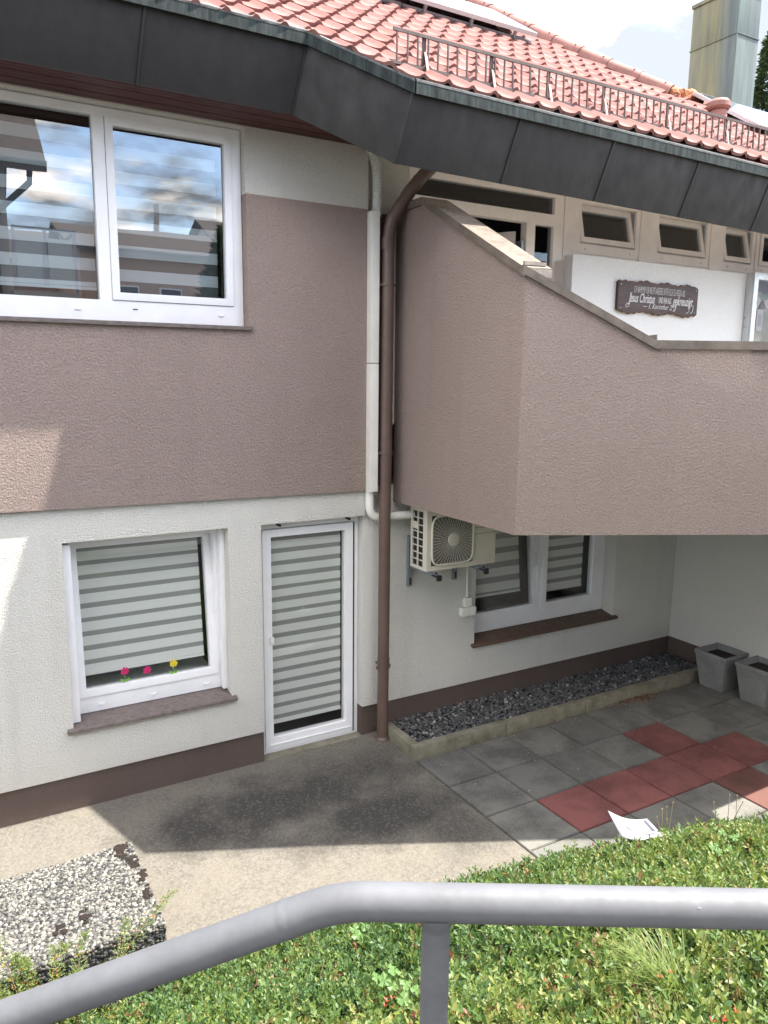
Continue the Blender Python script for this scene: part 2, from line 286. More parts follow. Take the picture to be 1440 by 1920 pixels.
# ------------------------------------------------------------------ mesh helpers
BASE = {}          # object -> world location of its thing
def empty(name, loc, label=None, cat=None, group=None, kind=None):
    o = bpy.data.objects.new(name, None); COL.objects.link(o); o.location = loc; o.empty_display_size = 0.2
    BASE[o] = Vector(loc); tag(o, label, cat, group, kind); return o
def tag(o, label=None, cat=None, group=None, kind=None):
    for k, v in (('label', label), ('category', cat), ('group', group), ('kind', kind)):
        if v: o[k] = v
    return o
class MB:
    def __init__(s): s.v = []; s.f = []; s.m = []
    def add(s, vs, fs, mi=0):
        o = len(s.v); s.v += [tuple(v) for v in vs]; s.f += [tuple(i+o for i in f) for f in fs]; s.m += [mi]*len(fs); return s
    def box(s, x0, x1, y0, y1, z0, z1, mi=0):
        vs = [(x0, y0, z0), (x1, y0, z0), (x1, y1, z0), (x0, y1, z0), (x0, y0, z1), (x1, y0, z1), (x1, y1, z1), (x0, y1, z1)]
        return s.add(vs, [(0, 3, 2, 1), (4, 5, 6, 7), (0, 1, 5, 4), (1, 2, 6, 5), (2, 3, 7, 6), (3, 0, 4, 7)], mi)
    def prism(s, poly, off, mi=0):          # closed 3D polygon extruded by off
        n = len(poly); off = Vector(off); a = [Vector(p) for p in poly]; b = [p+off for p in a]
        nr = Vector((0, 0, 0))
        for i in range(n): nr += a[i].cross(a[(i+1) % n])
        fs = [tuple(range(n)), tuple(range(2*n-1, n-1, -1))] + [(i, i+n, (i+1) % n+n, (i+1) % n) for i in range(n)]
        if nr.dot(off) > 0: fs = [tuple(reversed(f)) for f in fs]
        return s.add(a+b, fs, mi)
    def tube(s, path, r, n=12, mi=0, caps=True):
        P = [Vector(p) for p in path]; rs = r if hasattr(r, '__len__') else [r]*len(P)
        up = None; vs = []; fs = []
        for i, p in enumerate(P):
            t = (P[min(i+1, len(P)-1)] - P[max(i-1, 0)]).normalized()
            if up is None: up = t.orthogonal().normalized()
            up = (up - t*up.dot(t)).normalized(); w = t.cross(up)
            for k in range(n):
                a = 2*math.pi*k/n; vs.append(p + (up*math.cos(a)+w*math.sin(a))*rs[i])
        for i in range(len(P)-1):
            for k in range(n): fs.append((i*n+k, i*n+(k+1) % n, (i+1)*n+(k+1) % n, (i+1)*n+k))
        if caps: fs.append(tuple(range(n-1, -1, -1))); fs.append(tuple((len(P)-1)*n+k for k in range(n)))
        return s.add(vs, fs, mi)
    def bar(s, a, b, w, h, up=(0, 0, 1), mi=0):
        a, b = Vector(a), Vector(b); t = (b-a).normalized(); u = Vector(up); sd = t.cross(u).normalized(); u = sd.cross(t)
        vs = []
        for p in (a, b):
            for q in ((-1, -1), (1, -1), (1, 1), (-1, 1)): vs.append(p+sd*q[0]*w/2+u*q[1]*h/2)
        return s.add(vs, [(0, 3, 2, 1), (4, 5, 6, 7), (0, 1, 5, 4), (1, 2, 6, 5), (2, 3, 7, 6), (3, 0, 4, 7)], mi)
    def grid(s, xs, zs, holes, y0, y1, mi=0):   # wall slab in the x-z plane with openings, no inner faces
        xs = sorted(set(round(x, 5) for x in xs)); zs = sorted(set(round(z, 5) for z in zs))
        full = lambda i, j: 0 <= i < len(xs)-1 and 0 <= j < len(zs)-1 and not any(h[0]-1e-4 <= xs[i] and xs[i+1] <= h[1]+1e-4 and h[2]-1e-4 <= zs[j] and zs[j+1] <= h[3]+1e-4 for h in holes)
        for i in range(len(xs)-1):
            for j in range(len(zs)-1):
                if not full(i, j): continue
                a, b, c, d = xs[i], xs[i+1], zs[j], zs[j+1]
                s.add([(a, y0, c), (b, y0, c), (b, y0, d), (a, y0, d)], [(0, 1, 2, 3)], mi)
                s.add([(a, y1, c), (b, y1, c), (b, y1, d), (a, y1, d)], [(3, 2, 1, 0)], mi)
                if not full(i-1, j): s.add([(a, y0, c), (a, y1, c), (a, y1, d), (a, y0, d)], [(3, 2, 1, 0)], mi)
                if not full(i+1, j): s.add([(b, y0, c), (b, y1, c), (b, y1, d), (b, y0, d)], [(0, 1, 2, 3)], mi)
                if not full(i, j-1): s.add([(a, y0, c), (b, y0, c), (b, y1, c), (a, y1, c)], [(3, 2, 1, 0)], mi)
                if not full(i, j+1): s.add([(a, y0, d), (b, y0, d), (b, y1, d), (a, y1, d)], [(0, 1, 2, 3)], mi)
        return s
    def wall(s, x0, x1, z0, z1, y0, y1, holes=(), mi=0):
        xs = [x0, x1] + [c for h in holes for c in h[:2] if x0 < c < x1]; zs = [z0, z1] + [c for h in holes for c in h[2:] if z0 < c < z1]
        return s.grid(xs, zs, holes, y0, y1, mi)
    def xf(s, fn): s.v = [tuple(fn(Vector(v))) for v in s.v]; return s
    def build(s, name, mat, parent=None, smooth=False, bevel=0.0, label=None, weld=False):
        me = bpy.data.meshes.new(name); off = BASE.get(parent, Vector((0, 0, 0)))
        me.from_pydata([(v[0]-off.x, v[1]-off.y, v[2]-off.z) for v in s.v], [], s.f)
        mats = mat if isinstance(mat, (list, tuple)) else [mat]
        for k in mats: me.materials.append(M[k])
        if len(mats) > 1: me.polygons.foreach_set('material_index', s.m)
        if bevel > 0 or weld:
            bm = bmesh.new(); bm.from_mesh(me); bmesh.ops.remove_doubles(bm, verts=bm.verts, dist=1e-4)
            if bevel > 0:
                ed = [e for e in bm.edges if len(e.link_faces) == 2 and e.calc_face_angle(0) > 0.5]
                bmesh.ops.bevel(bm, geom=ed, offset=bevel, segments=2, profile=0.7, affect='EDGES', clamp_overlap=True)
            bm.to_mesh(me); bm.free()
        if smooth or bevel > 0:
            me.polygons.foreach_set('use_smooth', [True]*len(me.polygons))
            try: me.set_sharp_from_angle(angle=math.radians(38))
            except Exception: pass
        me.update(); o = bpy.data.objects.new(name, me); COL.objects.link(o)
        if parent is not None: o.parent = parent; BASE[o] = off
        if label: o['label'] = label
        return o
def frame_bars(mb, x0, x1, z0, z1, w, y0, y1, wb=None, wt=None, mi=0):
    wb = w if wb is None else wb; wt = w if wt is None else wt
    return mb.wall(x0, x1, z0, z1, y0, y1, [(x0+w, x1-w, z0+wb, z1-wt)], mi)
def np_mesh(name, verts, faces, mat, tints=None, parent=None, smooth=False):
    verts = np.asarray(verts, dtype=np.float32); faces = np.asarray(faces, dtype=np.int32)
    off = BASE.get(parent, Vector((0, 0, 0))); verts = verts - np.array(off, dtype=np.float32)
    me = bpy.data.meshes.new(name); nv, nf, k = len(verts), len(faces), faces.shape[1]
    me.vertices.add(nv); me.vertices.foreach_set('co', verts.ravel())
    me.loops.add(nf*k); me.loops.foreach_set('vertex_index', faces.ravel())
    me.polygons.add(nf); me.polygons.foreach_set('loop_start', np.arange(0, nf*k, k, dtype=np.int32))
    me.materials.append(M[mat]); me.update(calc_edges=True)
    if tints is not None:
        a = me.attributes.new('tint', 'FLOAT', 'FACE'); a.data.foreach_set('value', np.asarray(tints, dtype=np.float32))
    if smooth: me.polygons.foreach_set('use_smooth', np.ones(nf, dtype=bool))
    o = bpy.data.objects.new(name, me); COL.objects.link(o)
    if parent is not None: o.parent = parent; BASE[o] = off
    return o

# ================================================================== SETTING
def bank_toe(x): return np.where(x < 2.4, -2.15, np.where(x < 4, -2.15-0.18*(x-2.4), -2.438-0.31*(x-4)))
def bank_z(x, y):
    x = np.asarray(x, float); y = np.asarray(y, float)
    h = np.clip((bank_toe(x)-y)*0.57, 0, 1.74)
    return np.where(x < -30, h, h)
# ground sheet: lower yard, bank and the upper street level, out to the horizon
gx = np.concatenate([[-700, -250, -90, -40, -20], np.linspace(-12, 14, 105), [20, 40, 90, 250, 700]])
gy = np.concatenate([[-900, -300, -110, -50, -25, -15, -9], np.linspace(-7.5, -1.6, 80), [-1.0, 0, 4, 10, 25, 60, 160, 500, 900]])
GX, GY = np.meshgrid(gx, gy, indexing='ij')
GZ = bank_z(GX, GY) - 0.035 + np.where((GY < -2.4) & (GY > -5.3), 0.03*np.sin(GX*3.1)*np.cos(GY*4.3), 0)
vid = np.arange(GX.size).reshape(GX.shape)
fc = np.stack([vid[:-1, :-1], vid[1:, :-1], vid[1:, 1:], vid[:-1, 1:]], -1).reshape(-1, 4)
g = np_mesh('ground', np.stack([GX, GY, GZ], -1).reshape(-1, 3), fc, 'soil', smooth=True); g['kind'] = 'structure'
mb = MB(); mb.prism([(-9, -9.5, 1.715), (14, -9.5, 1.715), (14, -6.0, 1.715), (-0.8, -5.55, 1.715), (-9, -5.55, 1.715)], (0, 0, 0.03))
st = mb.build('street', 'asphalt'); st['kind'] = 'structure'
# concrete path in front of the house
mb = MB(); xs = np.linspace(-7, 3.40, 53); ys = np.linspace(-2.45, 0.03, 14); 
for i in range(len(xs)-1):
    for j in range(len(ys)-1):
        mb.add([(xs[i], ys[j], 0), (xs[i+1], ys[j], 0), (xs[i+1], ys[j+1], 0), (xs[i], ys[j+1], 0)], [(0, 1, 2, 3)])
mb.box(-7, 3.40, -2.45, 0.20, -0.1, -0.006)
pa = mb.build('concrete_path', 'concrete'); pa['kind'] = 'structure'

# paved patio: every slab is a part
patio = empty('patio', (3.41, -0.61, -0.02), kind='structure')
MB().box(3.41, 7.40, -3.7, -0.02, -0.09, -0.016).build('bedding', 'soil', patio)
def slab_mesh(name, mat):
    h = 0.2440; bm = bmesh.new(); bmesh.ops.create_cube(bm, size=1.0)
    for v in bm.verts: v.co = (v.co.x*2*h, v.co.y*2*h, v.co.z*0.04)
    bmesh.ops.bevel(bm, geom=[e for e in bm.edges if all(v.co.z > 0 for v in e.verts)], offset=0.005, segments=2, affect='EDGES')
    me = bpy.data.meshes.new(name); bm.to_mesh(me); bm.free(); me.materials.append(M[mat]); return me
SL = {k: slab_mesh('paving_slab', k) for k in ('slab_grey', 'slab_red', 'slab_dirty')}
RED = {(1, 2), (2, 2), (3, 2), (4, 2), (5, 2), (4, 1)}
for j in range(6):
    for i in range(8):
        k = 'slab_red' if (i, j) in RED else 'slab_dirty' if (i, j) == (4, 3) else 'slab_grey'
        o = bpy.data.objects.new('paving_slab', SL[k]); COL.objects.link(o); o.parent = patio
        o.location = ((i+0.5)*0.499, -(j+0.5)*0.5, random.uniform(-0.004, 0.004)); o.rotation_euler = (random.uniform(-.007, .007), random.uniform(-.007, .007), random.uniform(-.009, .009))
        if k != 'slab_grey': o['label'] = 'red paving slab' if k == 'slab_red' else 'dirty brownish red paving slab'

# ================================================================== HOUSE
house = empty('house', (3.2, 0.0, 0.0), 'white and mauve brown rendered house with red tiled roof and dark eaves', 'house')
LW = (0.722, 1.967, 0.642, 2.10); DR = (2.248, 3.225, -0.01, 2.10); AW = (4.50, 6.43, 0.652, 2.10); UW = (-1.2, 2.16, 3.685, 5.13)
def tilt_band(v):            # the lower edge of the brown band drops slightly to the right
    if abs(v.z-2.35) < 1e-3: v.z = 2.36 - 0.0113*(v.x-0.3)
    return v
def plain(v): return v
MB().wall(-6, 3.225, 0.283, 2.35, 0.0, 0.32, [LW, DR]).build('wall', 'white_stucco', house, bevel=0.006, label='white lower wall with window and glazed door')
mb = MB(); mb.wall(-6, 3.225, -0.03, 0.283, 0.022, 0.32, [DR]); mb.wall(3.225, 7.41, -0.03, 0.283, 0.062, 0.34)
mb.box(7.425, 7.65, -3.6, 0.062, -0.03, 0.283); mb.build('plinth', 'plinth', house)
MB().wall(-6, 3.205, 2.35, 4.665, -0.042, 0.32, [UW]).xf(tilt_band).build('wall', 'brown_stucco', house, bevel=0.006, label='mauve brown upper wall band')
MB().wall(-6, 3.225, 4.665, 5.40, -0.028, 0.32, [UW]).build('wall', 'white_stucco', house, bevel=0.02, label='white strip of wall under the eaves')
MB().wall(3.225, 7.41, 0.283, 2.90, 0.04, 0.34, [AW]).build('wall', 'white_stucco', house, bevel=0.004, label='white wall under the balcony')
MB().wall(3.225, 3.66, 2.36, 5.6, 0.04, 0.34).build('wall', 'white_stucco', house, label='narrow white wall behind the downpipe')
MB().box(3.206, 3.50, 0.012, 0.039, 2.36, 4.655).build('wall', 'pipe_brown', house, label='dark brown strip behind the downpipe')
MB().box(7.41, 7.65, -3.6, 0.039, 0.283, 2.21).build('wall', 'white_stucco', house, label='white side wall beside the plant pots')
# shell that closes the rooms
mb = MB(); mb.box(-6, 14, 7.0, 7.3, -0.03, 6.4); mb.box(-6.3, -6, 0, 7.3, -0.03, 6.4); mb.box(14, 14.3, -1, 7.3, -0.03, 6.4)
mb.box(-6, 14, 0.345, 7.0, 2.62, 2.84); mb.box(-6, 14, 0.345, 7.0, 5.55, 5.60); mb.box(-6, 14, 0.345, 7.0, -0.03, 0.0); mb.box(3.3, 3.42, 0.345, 7, 0, 5.55)
mb.box(-6, 14, 2.6, 2.7, 0, 5.55); mb.wall(7.66, 14, -0.03, 2.62, 0.04, 0.34)
mb.build('inner_shell', 'room_dark', house)

# ---- balcony
P0 = Vector((3.53, -1.67, 0)); DVB = Vector((0.893, -0.4515, 0)).normalized(); NB = Vector((-DVB.y, DVB.x, 0))   # NB points to the house
SE = 3.07
def bal_front(s, z, d=0.0): p = P0 + DVB*s + NB*d; return (p.x, p.y, z)
TH = 0.19; zb = 2.20
mb = MB()
side = [(3.53, 0.039, zb), (3.53, -1.67, zb), (3.53, -1.67, 4.03), (3.53, -0.40, 4.70), (3.53, 0.039, 4.70)]
mb.prism(side, (TH, 0, 0))
mb.build('balcony_side', 'brown_stucco', house, bevel=0.008)
mb = MB(); s0 = 0.002
front = [bal_front(s0, zb), bal_front(SE, zb), bal_front(SE, 3.55), bal_front(0.93, 3.55), bal_front(s0, 4.03)]
mb.prism(front, NB*TH); mb.build('balcony_front', 'brown_stucco', house, bevel=0.008)
mb = MB(); e = bal_front(SE-0.01, 0, TH)
mb.prism([(3.70, 0.038, zb+0.004), (3.70, -1.55, zb+0.004), bal_front(0.2, zb+0.004, 0.18), bal_front(SE-0.01, zb+0.004, 0.18), (7.405, -2.87, zb+0.004), (7.405, 0.038, zb+0.004)], (0, 0, 0.62))
mb.prism([(7.66, 0.038, zb), (7.455, 0.038, zb), (7.455, -3.55, zb), (9.5, -4.3, zb), (9.5, 0.038, zb)], (0, 0, 0.62))
mb.build('balcony_floor', 'concrete_kerb', house)
# walkway from the street to the balcony, unseen; walls below added to block light
mb = MB(); mb.box(6.95, 9.5, -9.0, -3.45, 2.20, 2.80); mb.box(6.95, 7.14, -9.0, -3.40, 2.803, 3.58); mb.box(6.97, 7.2, -6.6, -3.62, -0.03, 2.197); mb.box(7.22, 9.5, -3.62, -3.45, -0.03, 2.197); mb.box(9.3, 9.5, -3.44, 0.03, -0.03, 2.197)
mb.build('walkway', 'brown_stucco', house)
# metal coping along the parapet
def coping(name, pts, inw, top=0.030, lip=0.058, out=0.03):
    mb = MB(); inw = Vector(inw); ow = -inw
    for a, b in zip(pts[:-1], pts[1:]):
        a, b = Vector(a), Vector(b); up = Vector((0, 0, 1))
        a0, b0 = a+ow*out, b+ow*out; a1, b1 = a+inw*(TH+out), b+inw*(TH+out)
        t = 0.004
        mb.add([a0-up*(lip-top), b0-up*(lip-top), b0+up*top, a0+up*top], [(0, 1, 2, 3)])
        mb.add([a0+up*top, b0+up*top, b1+up*(top+0.004), a1+up*(top+0.004)], [(0, 1, 2, 3)])
        mb.add([a1+up*(top+0.004), b1+up*(top+0.004), b1-up*(lip-top), a1-up*(lip-top)], [(0, 1, 2, 3)])
        mb.add([a0-up*(lip-top), a0-up*(lip-top)+inw*(out-.002), b0-up*(lip-top)+inw*(out-.002), b0-up*(lip-top)], [(0, 1, 2, 3)])
    mb.add([Vector(pts[-1])+ow*out-Vector((0,0,lip-top)), Vector(pts[-1])+inw*(TH+out)-Vector((0,0,lip-top)), Vector(pts[-1])+inw*(TH+out)+Vector((0,0,top)), Vector(pts[-1])+ow*out+Vector((0,0,top))], [(0,1,2,3)])
    return mb
c1 = coping('c', [(3.53, 0.037, 4.70), (3.53, -0.40, 4.70), (3.53, -1.69, 4.019)], (1, 0, 0)).build('coping', 'coping', house)
c2 = coping('c', [bal_front(-0.02, 4.035), bal_front(0.93, 3.55), bal_front(SE, 3.55)], NB).build('coping', 'coping', house)
mb = MB(); q = P0 + DVB*0.93                                # standing seams on the coping joints
mb.bar(Vector(bal_front(0.93, 3.60, -0.03)), Vector(bal_front(0.93, 3.60, TH+.03)), 0.006, 0.035)
mb.bar(Vector((3.515, -1.67, 4.078)), Vector((3.72, -1.66, 4.084)), 0.012, 0.024); mb.build('coping_seam', 'coping', house)

# ---- windows and doors
def pane(mb_parent, x0, x1, z0, z1, y, mat='glass', xf=plain):
    return MB().add([(x0, y, z0), (x1, y, z0), (x1, y, z1), (x0, y, z1)], [(0, 1, 2, 3)]).xf(xf).build('pane', mat, mb_parent)
def blind(parent, x0, x1, z0, z1, y, pitch, opaque, m1='blind', m2='blind_sheer', start=0.0, xf=plain):
    mb = MB(); z = z1 - start; mb.add([(x0, y+0.003, z0), (x1, y+0.003, z0), (x1, y+0.003, z1), (x0, y+0.003, z1)], [(0, 1, 2, 3)], 1)
    while z > z0+0.012:
        jz = random.uniform(-.0025, .0025); k0 = len(mb.v); mb.box(x0, x1, y-0.001, y+0.001, max(z0, z-opaque+jz), z+jz, 0); sl_ = random.uniform(-.004, .004)/(x1-x0); mb.v[k0:] = [(v[0], v[1], v[2]+(v[0]-x0)*sl_) for v in mb.v[k0:]]; z -= pitch
    mb.box(x0, x1, y-0.008, y+0.006, z0-0.022, z0, 0)
    return mb.xf(xf).build('blind', [m1, m2], parent)
def caps(parent, pts, y, mat='upvc'):
    for (x, z) in pts: MB().box(x-0.02, x+0.02, y-0.012, y-0.001, z-0.008, z+0.008).build('drain_cap', mat, parent, bevel=0.003)
# lower window (its sash tilted inwards)
w = frame_bars(MB(), 0.727, 1.962, 0.700, 2.095, 0.066, 0.17, 0.26, wb=0.135, wt=0.05).build('window', 'upvc', house, bevel=0.004, label='tilted window with striped blind beside the glazed door')
MB().box(0.7225, 0.782, 0.05, 0.168, 0.690, 2.075).build('guide_rail', 'upvc', w, bevel=0.004)
MB().box(1.925, 1.9655, 0.10, 0.168, 0.705, 2.075).build('guide_rail', 'upvc', w, bevel=0.004)
def tilt(zp, yp, ang):
    c, s = math.cos(ang), math.sin(ang)
    return lambda v: Vector((v.x, yp + (v.y-yp)*c + (v.z-zp)*s, zp + (v.z-zp)*c - (v.y-yp)*s))
T1 = tilt(0.83, 0.22, math.radians(5.5))
s = frame_bars(MB(), 0.790, 1.905, 0.822, 2.055, 0.062, 0.158, 0.235).xf(T1).build('sash', 'upvc', w, bevel=0.004)
pane(w, 0.850, 1.845, 0.882, 1.995, 0.195, xf=T1)
blind(w, 0.862, 1.812, 1.00, 1.99, 0.235, 0.112, 0.074, start=0.03, xf=T1)
MB().box(0.80, 1.90, 0.30, 0.62, 0.80, 0.83).build('inner_sill', 'panel_stucco', w)
caps(w, [(0.96, 0.752), (1.36, 0.752), (1.80, 0.752)], 0.17)
mb = MB(); mb.prism([(0.675, -0.045, 0.640), (0.675, -0.045, 0.667), (0.675, 0.20, 0.697), (0.675, 0.20, 0.670)], (1.325, 0, 0)); mb.build('sill', 'sill', w, bevel=0.003)
# glazed door
d = frame_bars(MB(), 2.252, 3.222, 0.0, 2.096, 0.060, 0.130, 0.22, wb=0.03, wt=0.062).build('door', 'upvc', house, bevel=0.004, label='glazed white door with striped blind')
frame_bars(MB(), 2.300, 3.165, 0.030, 2.028, 0.078, 0.115, 0.195, wb=0.115, wt=0.066).build('sash', 'upvc', d, bevel=0.005)
MB().box(2.34, 3.14, 0.104, 0.114, 0.075, 0.088).build('weather_bar', 'upvc', d, bevel=0.003)
MB().box(3.168, 3.176, 0.112, 0.129, 0.03, 2.03).build('gasket', 'gasket', d)
pane(d, 2.376, 3.089, 0.140, 1.964, 0.150, 'glass')
blind(d, 2.380, 3.072, 0.265, 1.955, 0.190, 0.1085, 0.068, start=0.045)
MB().box(2.352, 2.386, 0.095, 0.113, 1.02, 1.085).build('door_latch', 'white_plastic', d, bevel=0.004)
for x in (2.44, 3.10): MB().tube([(x, 0.06, 2.07), (x, 0.128, 2.07)], 0.012, 10).build('door_holder', 'black', d)
MB().box(2.249, 3.224, 0.022, 0.129, -0.012, 0.004).build('threshold', 'concrete_kerb', d)
# window under the balcony
w = MB().wall(4.505, 6.425, 0.722, 2.095, 0.20, 0.29, [(4.57, 5.44, 0.87, 2.03), (5.51, 6.285, 0.87, 2.03)]).build('window', 'upvc', house, bevel=0.004, label='twin window behind the air conditioner')
T2 = tilt(0.87, 0.25, math.radians(6.0))
frame_bars(MB(), 4.56, 5.455, 0.862, 2.04, 0.065, 0.188, 0.265).xf(T2).build('sash', 'upvc', w, bevel=0.004)
pane(w, 4.624, 5.391, 0.925, 1.976, 0.225, 'glass', T2)
blind(w, 4.63, 5.28, 1.09, 1.97, 0.27, 0.15, 0.088, 'blind', 'blind_sheer', 0.02, xf=T2)
frame_bars(MB(), 5.495, 6.30, 0.855, 2.045, 0.068, 0.186, 0.262).build('sash', 'upvc', w, bevel=0.004)
pane(w, 5.562, 6.233, 0.922, 1.978, 0.225, 'glass')
blind(w, 5.575, 6.165, 1.03, 1.97, 0.285, 0.122, 0.076, start=0.02)
caps(w, [(5.5, 0.79)], 0.20)
MB().tube([(5.40, 0.182+0.02, 1.34), (5.40, 0.165+0.02, 1.35), (5.40, 0.165+0.02, 1.47), (5.40, 0.185+.03, 1.48)], 0.011, 8).build('handle', 'white_plastic', w, smooth=True)
mb = MB(); mb.prism([(4.46, 0.0, 0.650), (4.46, 0.0, 0.678), (4.46, 0.21, 0.718), (4.46, 0.21, 0.690)], (2.02, 0, 0)); mb.build('sill', 'sill_brown', w, bevel=0.003)
MB().box(4.9, 5.25, 0.36, 0.70, 0.86, 0.90).build('inner_sill', 'room_dark', w)
# upper window
w = MB().wall(-1.19, 2.155, 3.69, 5.125, 0.05, 0.14, [(-1.1, 1.088, 3.835, 5.07), (1.17, 2.078, 3.835, 5.07)]).build('window', 'upvc', house, bevel=0.004, label='wide upper window reflecting the sky')
pane(w, -1.1, 1.088, 3.835, 5.07, 0.09, 'glass_coated')
frame_bars(MB(), 1.172, 2.076, 3.838, 5.068, 0.054, 0.038, 0.11).build('sash', 'upvc', w, bevel=0.005)
pane(w, 1.225, 2.023, 3.89, 5.015, 0.075, 'glass_coated')
MB().box(2.002, 2.012, 0.105, 0.112, 3.90, 5.01).build('gasket', 'gasket', w)
blind(w, -1.1, 1.09, 3.93, 5.0, 0.19, 0.168, 0.084, 'blind_up', 'blind_up_sheer', 0.03)
blind(w, 1.225, 1.99, 3.87, 4.97, 0.16, 0.168, 0.084, 'blind_up', 'blind_up_sheer', 0.06)
caps(w, [(0.93, 3.765), (1.97, 3.765)], 0.05); MB().box(1.31, 1.345, 0.0475, 0.0495, 3.774, 3.782).build('drain_slot', 'gasket', w)
mb = MB(); mb.box(-1.25, 2.185, -0.075, 0.05, 3.655, 3.684); mb.build('sill', 'sill', w, bevel=0.003)
# glazing behind the balcony
yb = 0.08
wb_ = MB(); wb_.wall(3.66, 5.46, 2.83, 5.3, yb, yb+0.09, [(3.72, 5.34, 4.868, 5.028), (4.0, 5.0, 2.85, 4.768), (5.105, 5.337, 2.95, 4.760)])
bd = wb_.build('balcony_door', 'upvc_warm', house, bevel=0.004, label='balcony door unit with long transom light')
pane(bd, 3.70, 5.35, 4.86, 5.035, yb+0.04, 'glass_dark'); pane(bd, 5.10, 5.345, 2.94, 4.77, yb+0.04, 'glass_dark')
lf = frame_bars(MB(), 4.10, 4.96, 2.87, 4.70, 0.09, 0, 0.06).xf(lambda v: Vector((4.97 - (4.97-v.x)*math.cos(1.0) , yb+0.11 + (4.97-v.x)*math.sin(1.0) + v.y, v.z))).build('door_leaf', 'upvc_warm', bd, bevel=0.004)
MB().box(4.955, 4.995, yb+0.02, yb+0.10, 4.30, 4.60).build('hinge', 'steel', bd); MB().box(4.955, 4.995, yb+0.02, yb+0.10, 4.10, 4.22).build('hinge', 'steel', bd)
MB().box(5.463, 5.645, yb-0.01, yb+0.2, 2.83, 5.3).build('post', 'upvc_warm', house, bevel=0.005)
def small_window(x0, x1, lab, tilted=True, plant=False):
    w = MB().wall(x0-0.04, x1+0.06, 4.545, 5.30, yb, yb+0.10, [(x0, x1, 4.64, 5.025)]).build('window', 'upvc_warm', house, bevel=0.004, label=lab)
    xf = tilt(4.64, yb+0.05, math.radians(13)) if tilted else plain
    frame_bars(MB(), x0+0.006, x1-0.012, 4.643, 5.018, 0.052, yb-0.012, yb+0.055).xf(xf).build('sash', 'upvc_warm', w, bevel=0.004)
    pane(w, x0+0.05, x1-0.05, 4.69, 4.97, yb+0.02, 'glass_dark', xf)
    MB().box(x1-0.012, x1-0.002, yb+0.03, yb+0.095, 4.67, 5.0).build('stay', 'steel', w)
    caps(w, [(x0+0.08, 4.59), (x1-0.06, 4.59)], yb, 'upvc_warm')
small_window(5.687, 6.462, 'tilted small window nearest the balcony door'); small_window(6.804, 7.580, 'middle tilted small window'); small_window(7.897, 8.385, 'narrow tilted small window'); small_window(8.52, 9.4, 'closed small window', False)
for a, b in ((6.524, 6.762), (7.642, 7.855), (8.447, 8.478)): MB().box(a, b, yb-0.008, yb+0.15, 4.50, 5.3).build('post', 'upvc_warm', house, bevel=0.004)
MB().box(9.46, 14, yb, yb+0.2, 2.83, 5.5).build('wall', 'upvc_warm', house)
MB().box(5.40, 9.46, yb+0.01, yb+0.25, 2.83, 4.545).build('wall', 'upvc_warm', house, label='wall below the small windows')
MB().box(5.34, 7.94, -0.20, -0.075, 2.83, 4.474).build('wall', 'panel_stucco', house, bevel=0.006, label='white panel wall carrying the wooden sign')
MB().box(5.36, 7.94, -0.075, 0.085, 2.83, 4.44).build('panel_back', 'upvc_warm', house)

# ---- eaves: fascia panels, drip edge, soffit boards
J1 = Vector((2.425, -0.60, 5.60)); J1b = Vector((2.365, -0.45, 5.137)); J2 = Vector((2.99, -1.095, 5.252)); J2b = Vector((2.915, -0.955, 4.780))
fas = MB(); fas.box(-4, 2.3, -0.40, -0.37, 5.15, 5.45); fa = fas.build('fascia', 'fascia', house)
def panel(a, b, c, d_, gap=0.006):      # a,b top; c,d bottom (b above c)
    a, b, c, d_ = map(Vector, (a, b, c, d_)); t = (b-a).normalized(); a2, d2 = a+t*gap/2, d_+t*gap/2; b2, c2 = b-t*gap/2, c-t*gap/2
    n = (b-a).cross(d_-a).normalized(); n = n if n.y > 0 else -n
    mb = MB(); mb.prism([a2, b2, c2, d2], n*0.012)
    # raised welt along the seam
    mb.bar(b2-n*0.004, c2-n*0.004, 0.016, 0.010, up=n)
    mb.build('fascia_panel', 'fascia', fa, bevel=0.002)
for xa, xb in ((-4, -2.2), (-2.2, -0.45), (-0.45, 1.33), (1.33, None)):
    at, bt = Vector((xa, -0.60, 5.60)), (J1 if xb is None else Vector((xb, -0.60, 5.60)))
    ab_, bb_ = Vector((xa-0.04, -0.45, 5.137)), (J1b if xb is None else Vector((xb-0.04, -0.45, 5.137)))
    panel(at, bt, bb_, ab_)
panel(J1, J2, J2b, J1b)
zT = lambda x: 5.252-0.009*(x-2.95); zB = lambda x: 4.780-0.016*(x-2.9)
xs3 = [None, 3.93, 4.90, 5.93, 6.95, 7.95, 8.95, 9.95, 11.0]
for xa, xb in zip(xs3[:-1], xs3[1:]):
    at = J2 if xa is None else Vector((xa, -1.095, zT(xa))); ab_ = J2b if xa is None else Vector((xa-0.07, -0.955, zB(xa)))
    panel(at, Vector((xb, -1.095, zT(xb))), Vector((xb-0.07, -0.955, zB(xb))), ab_)
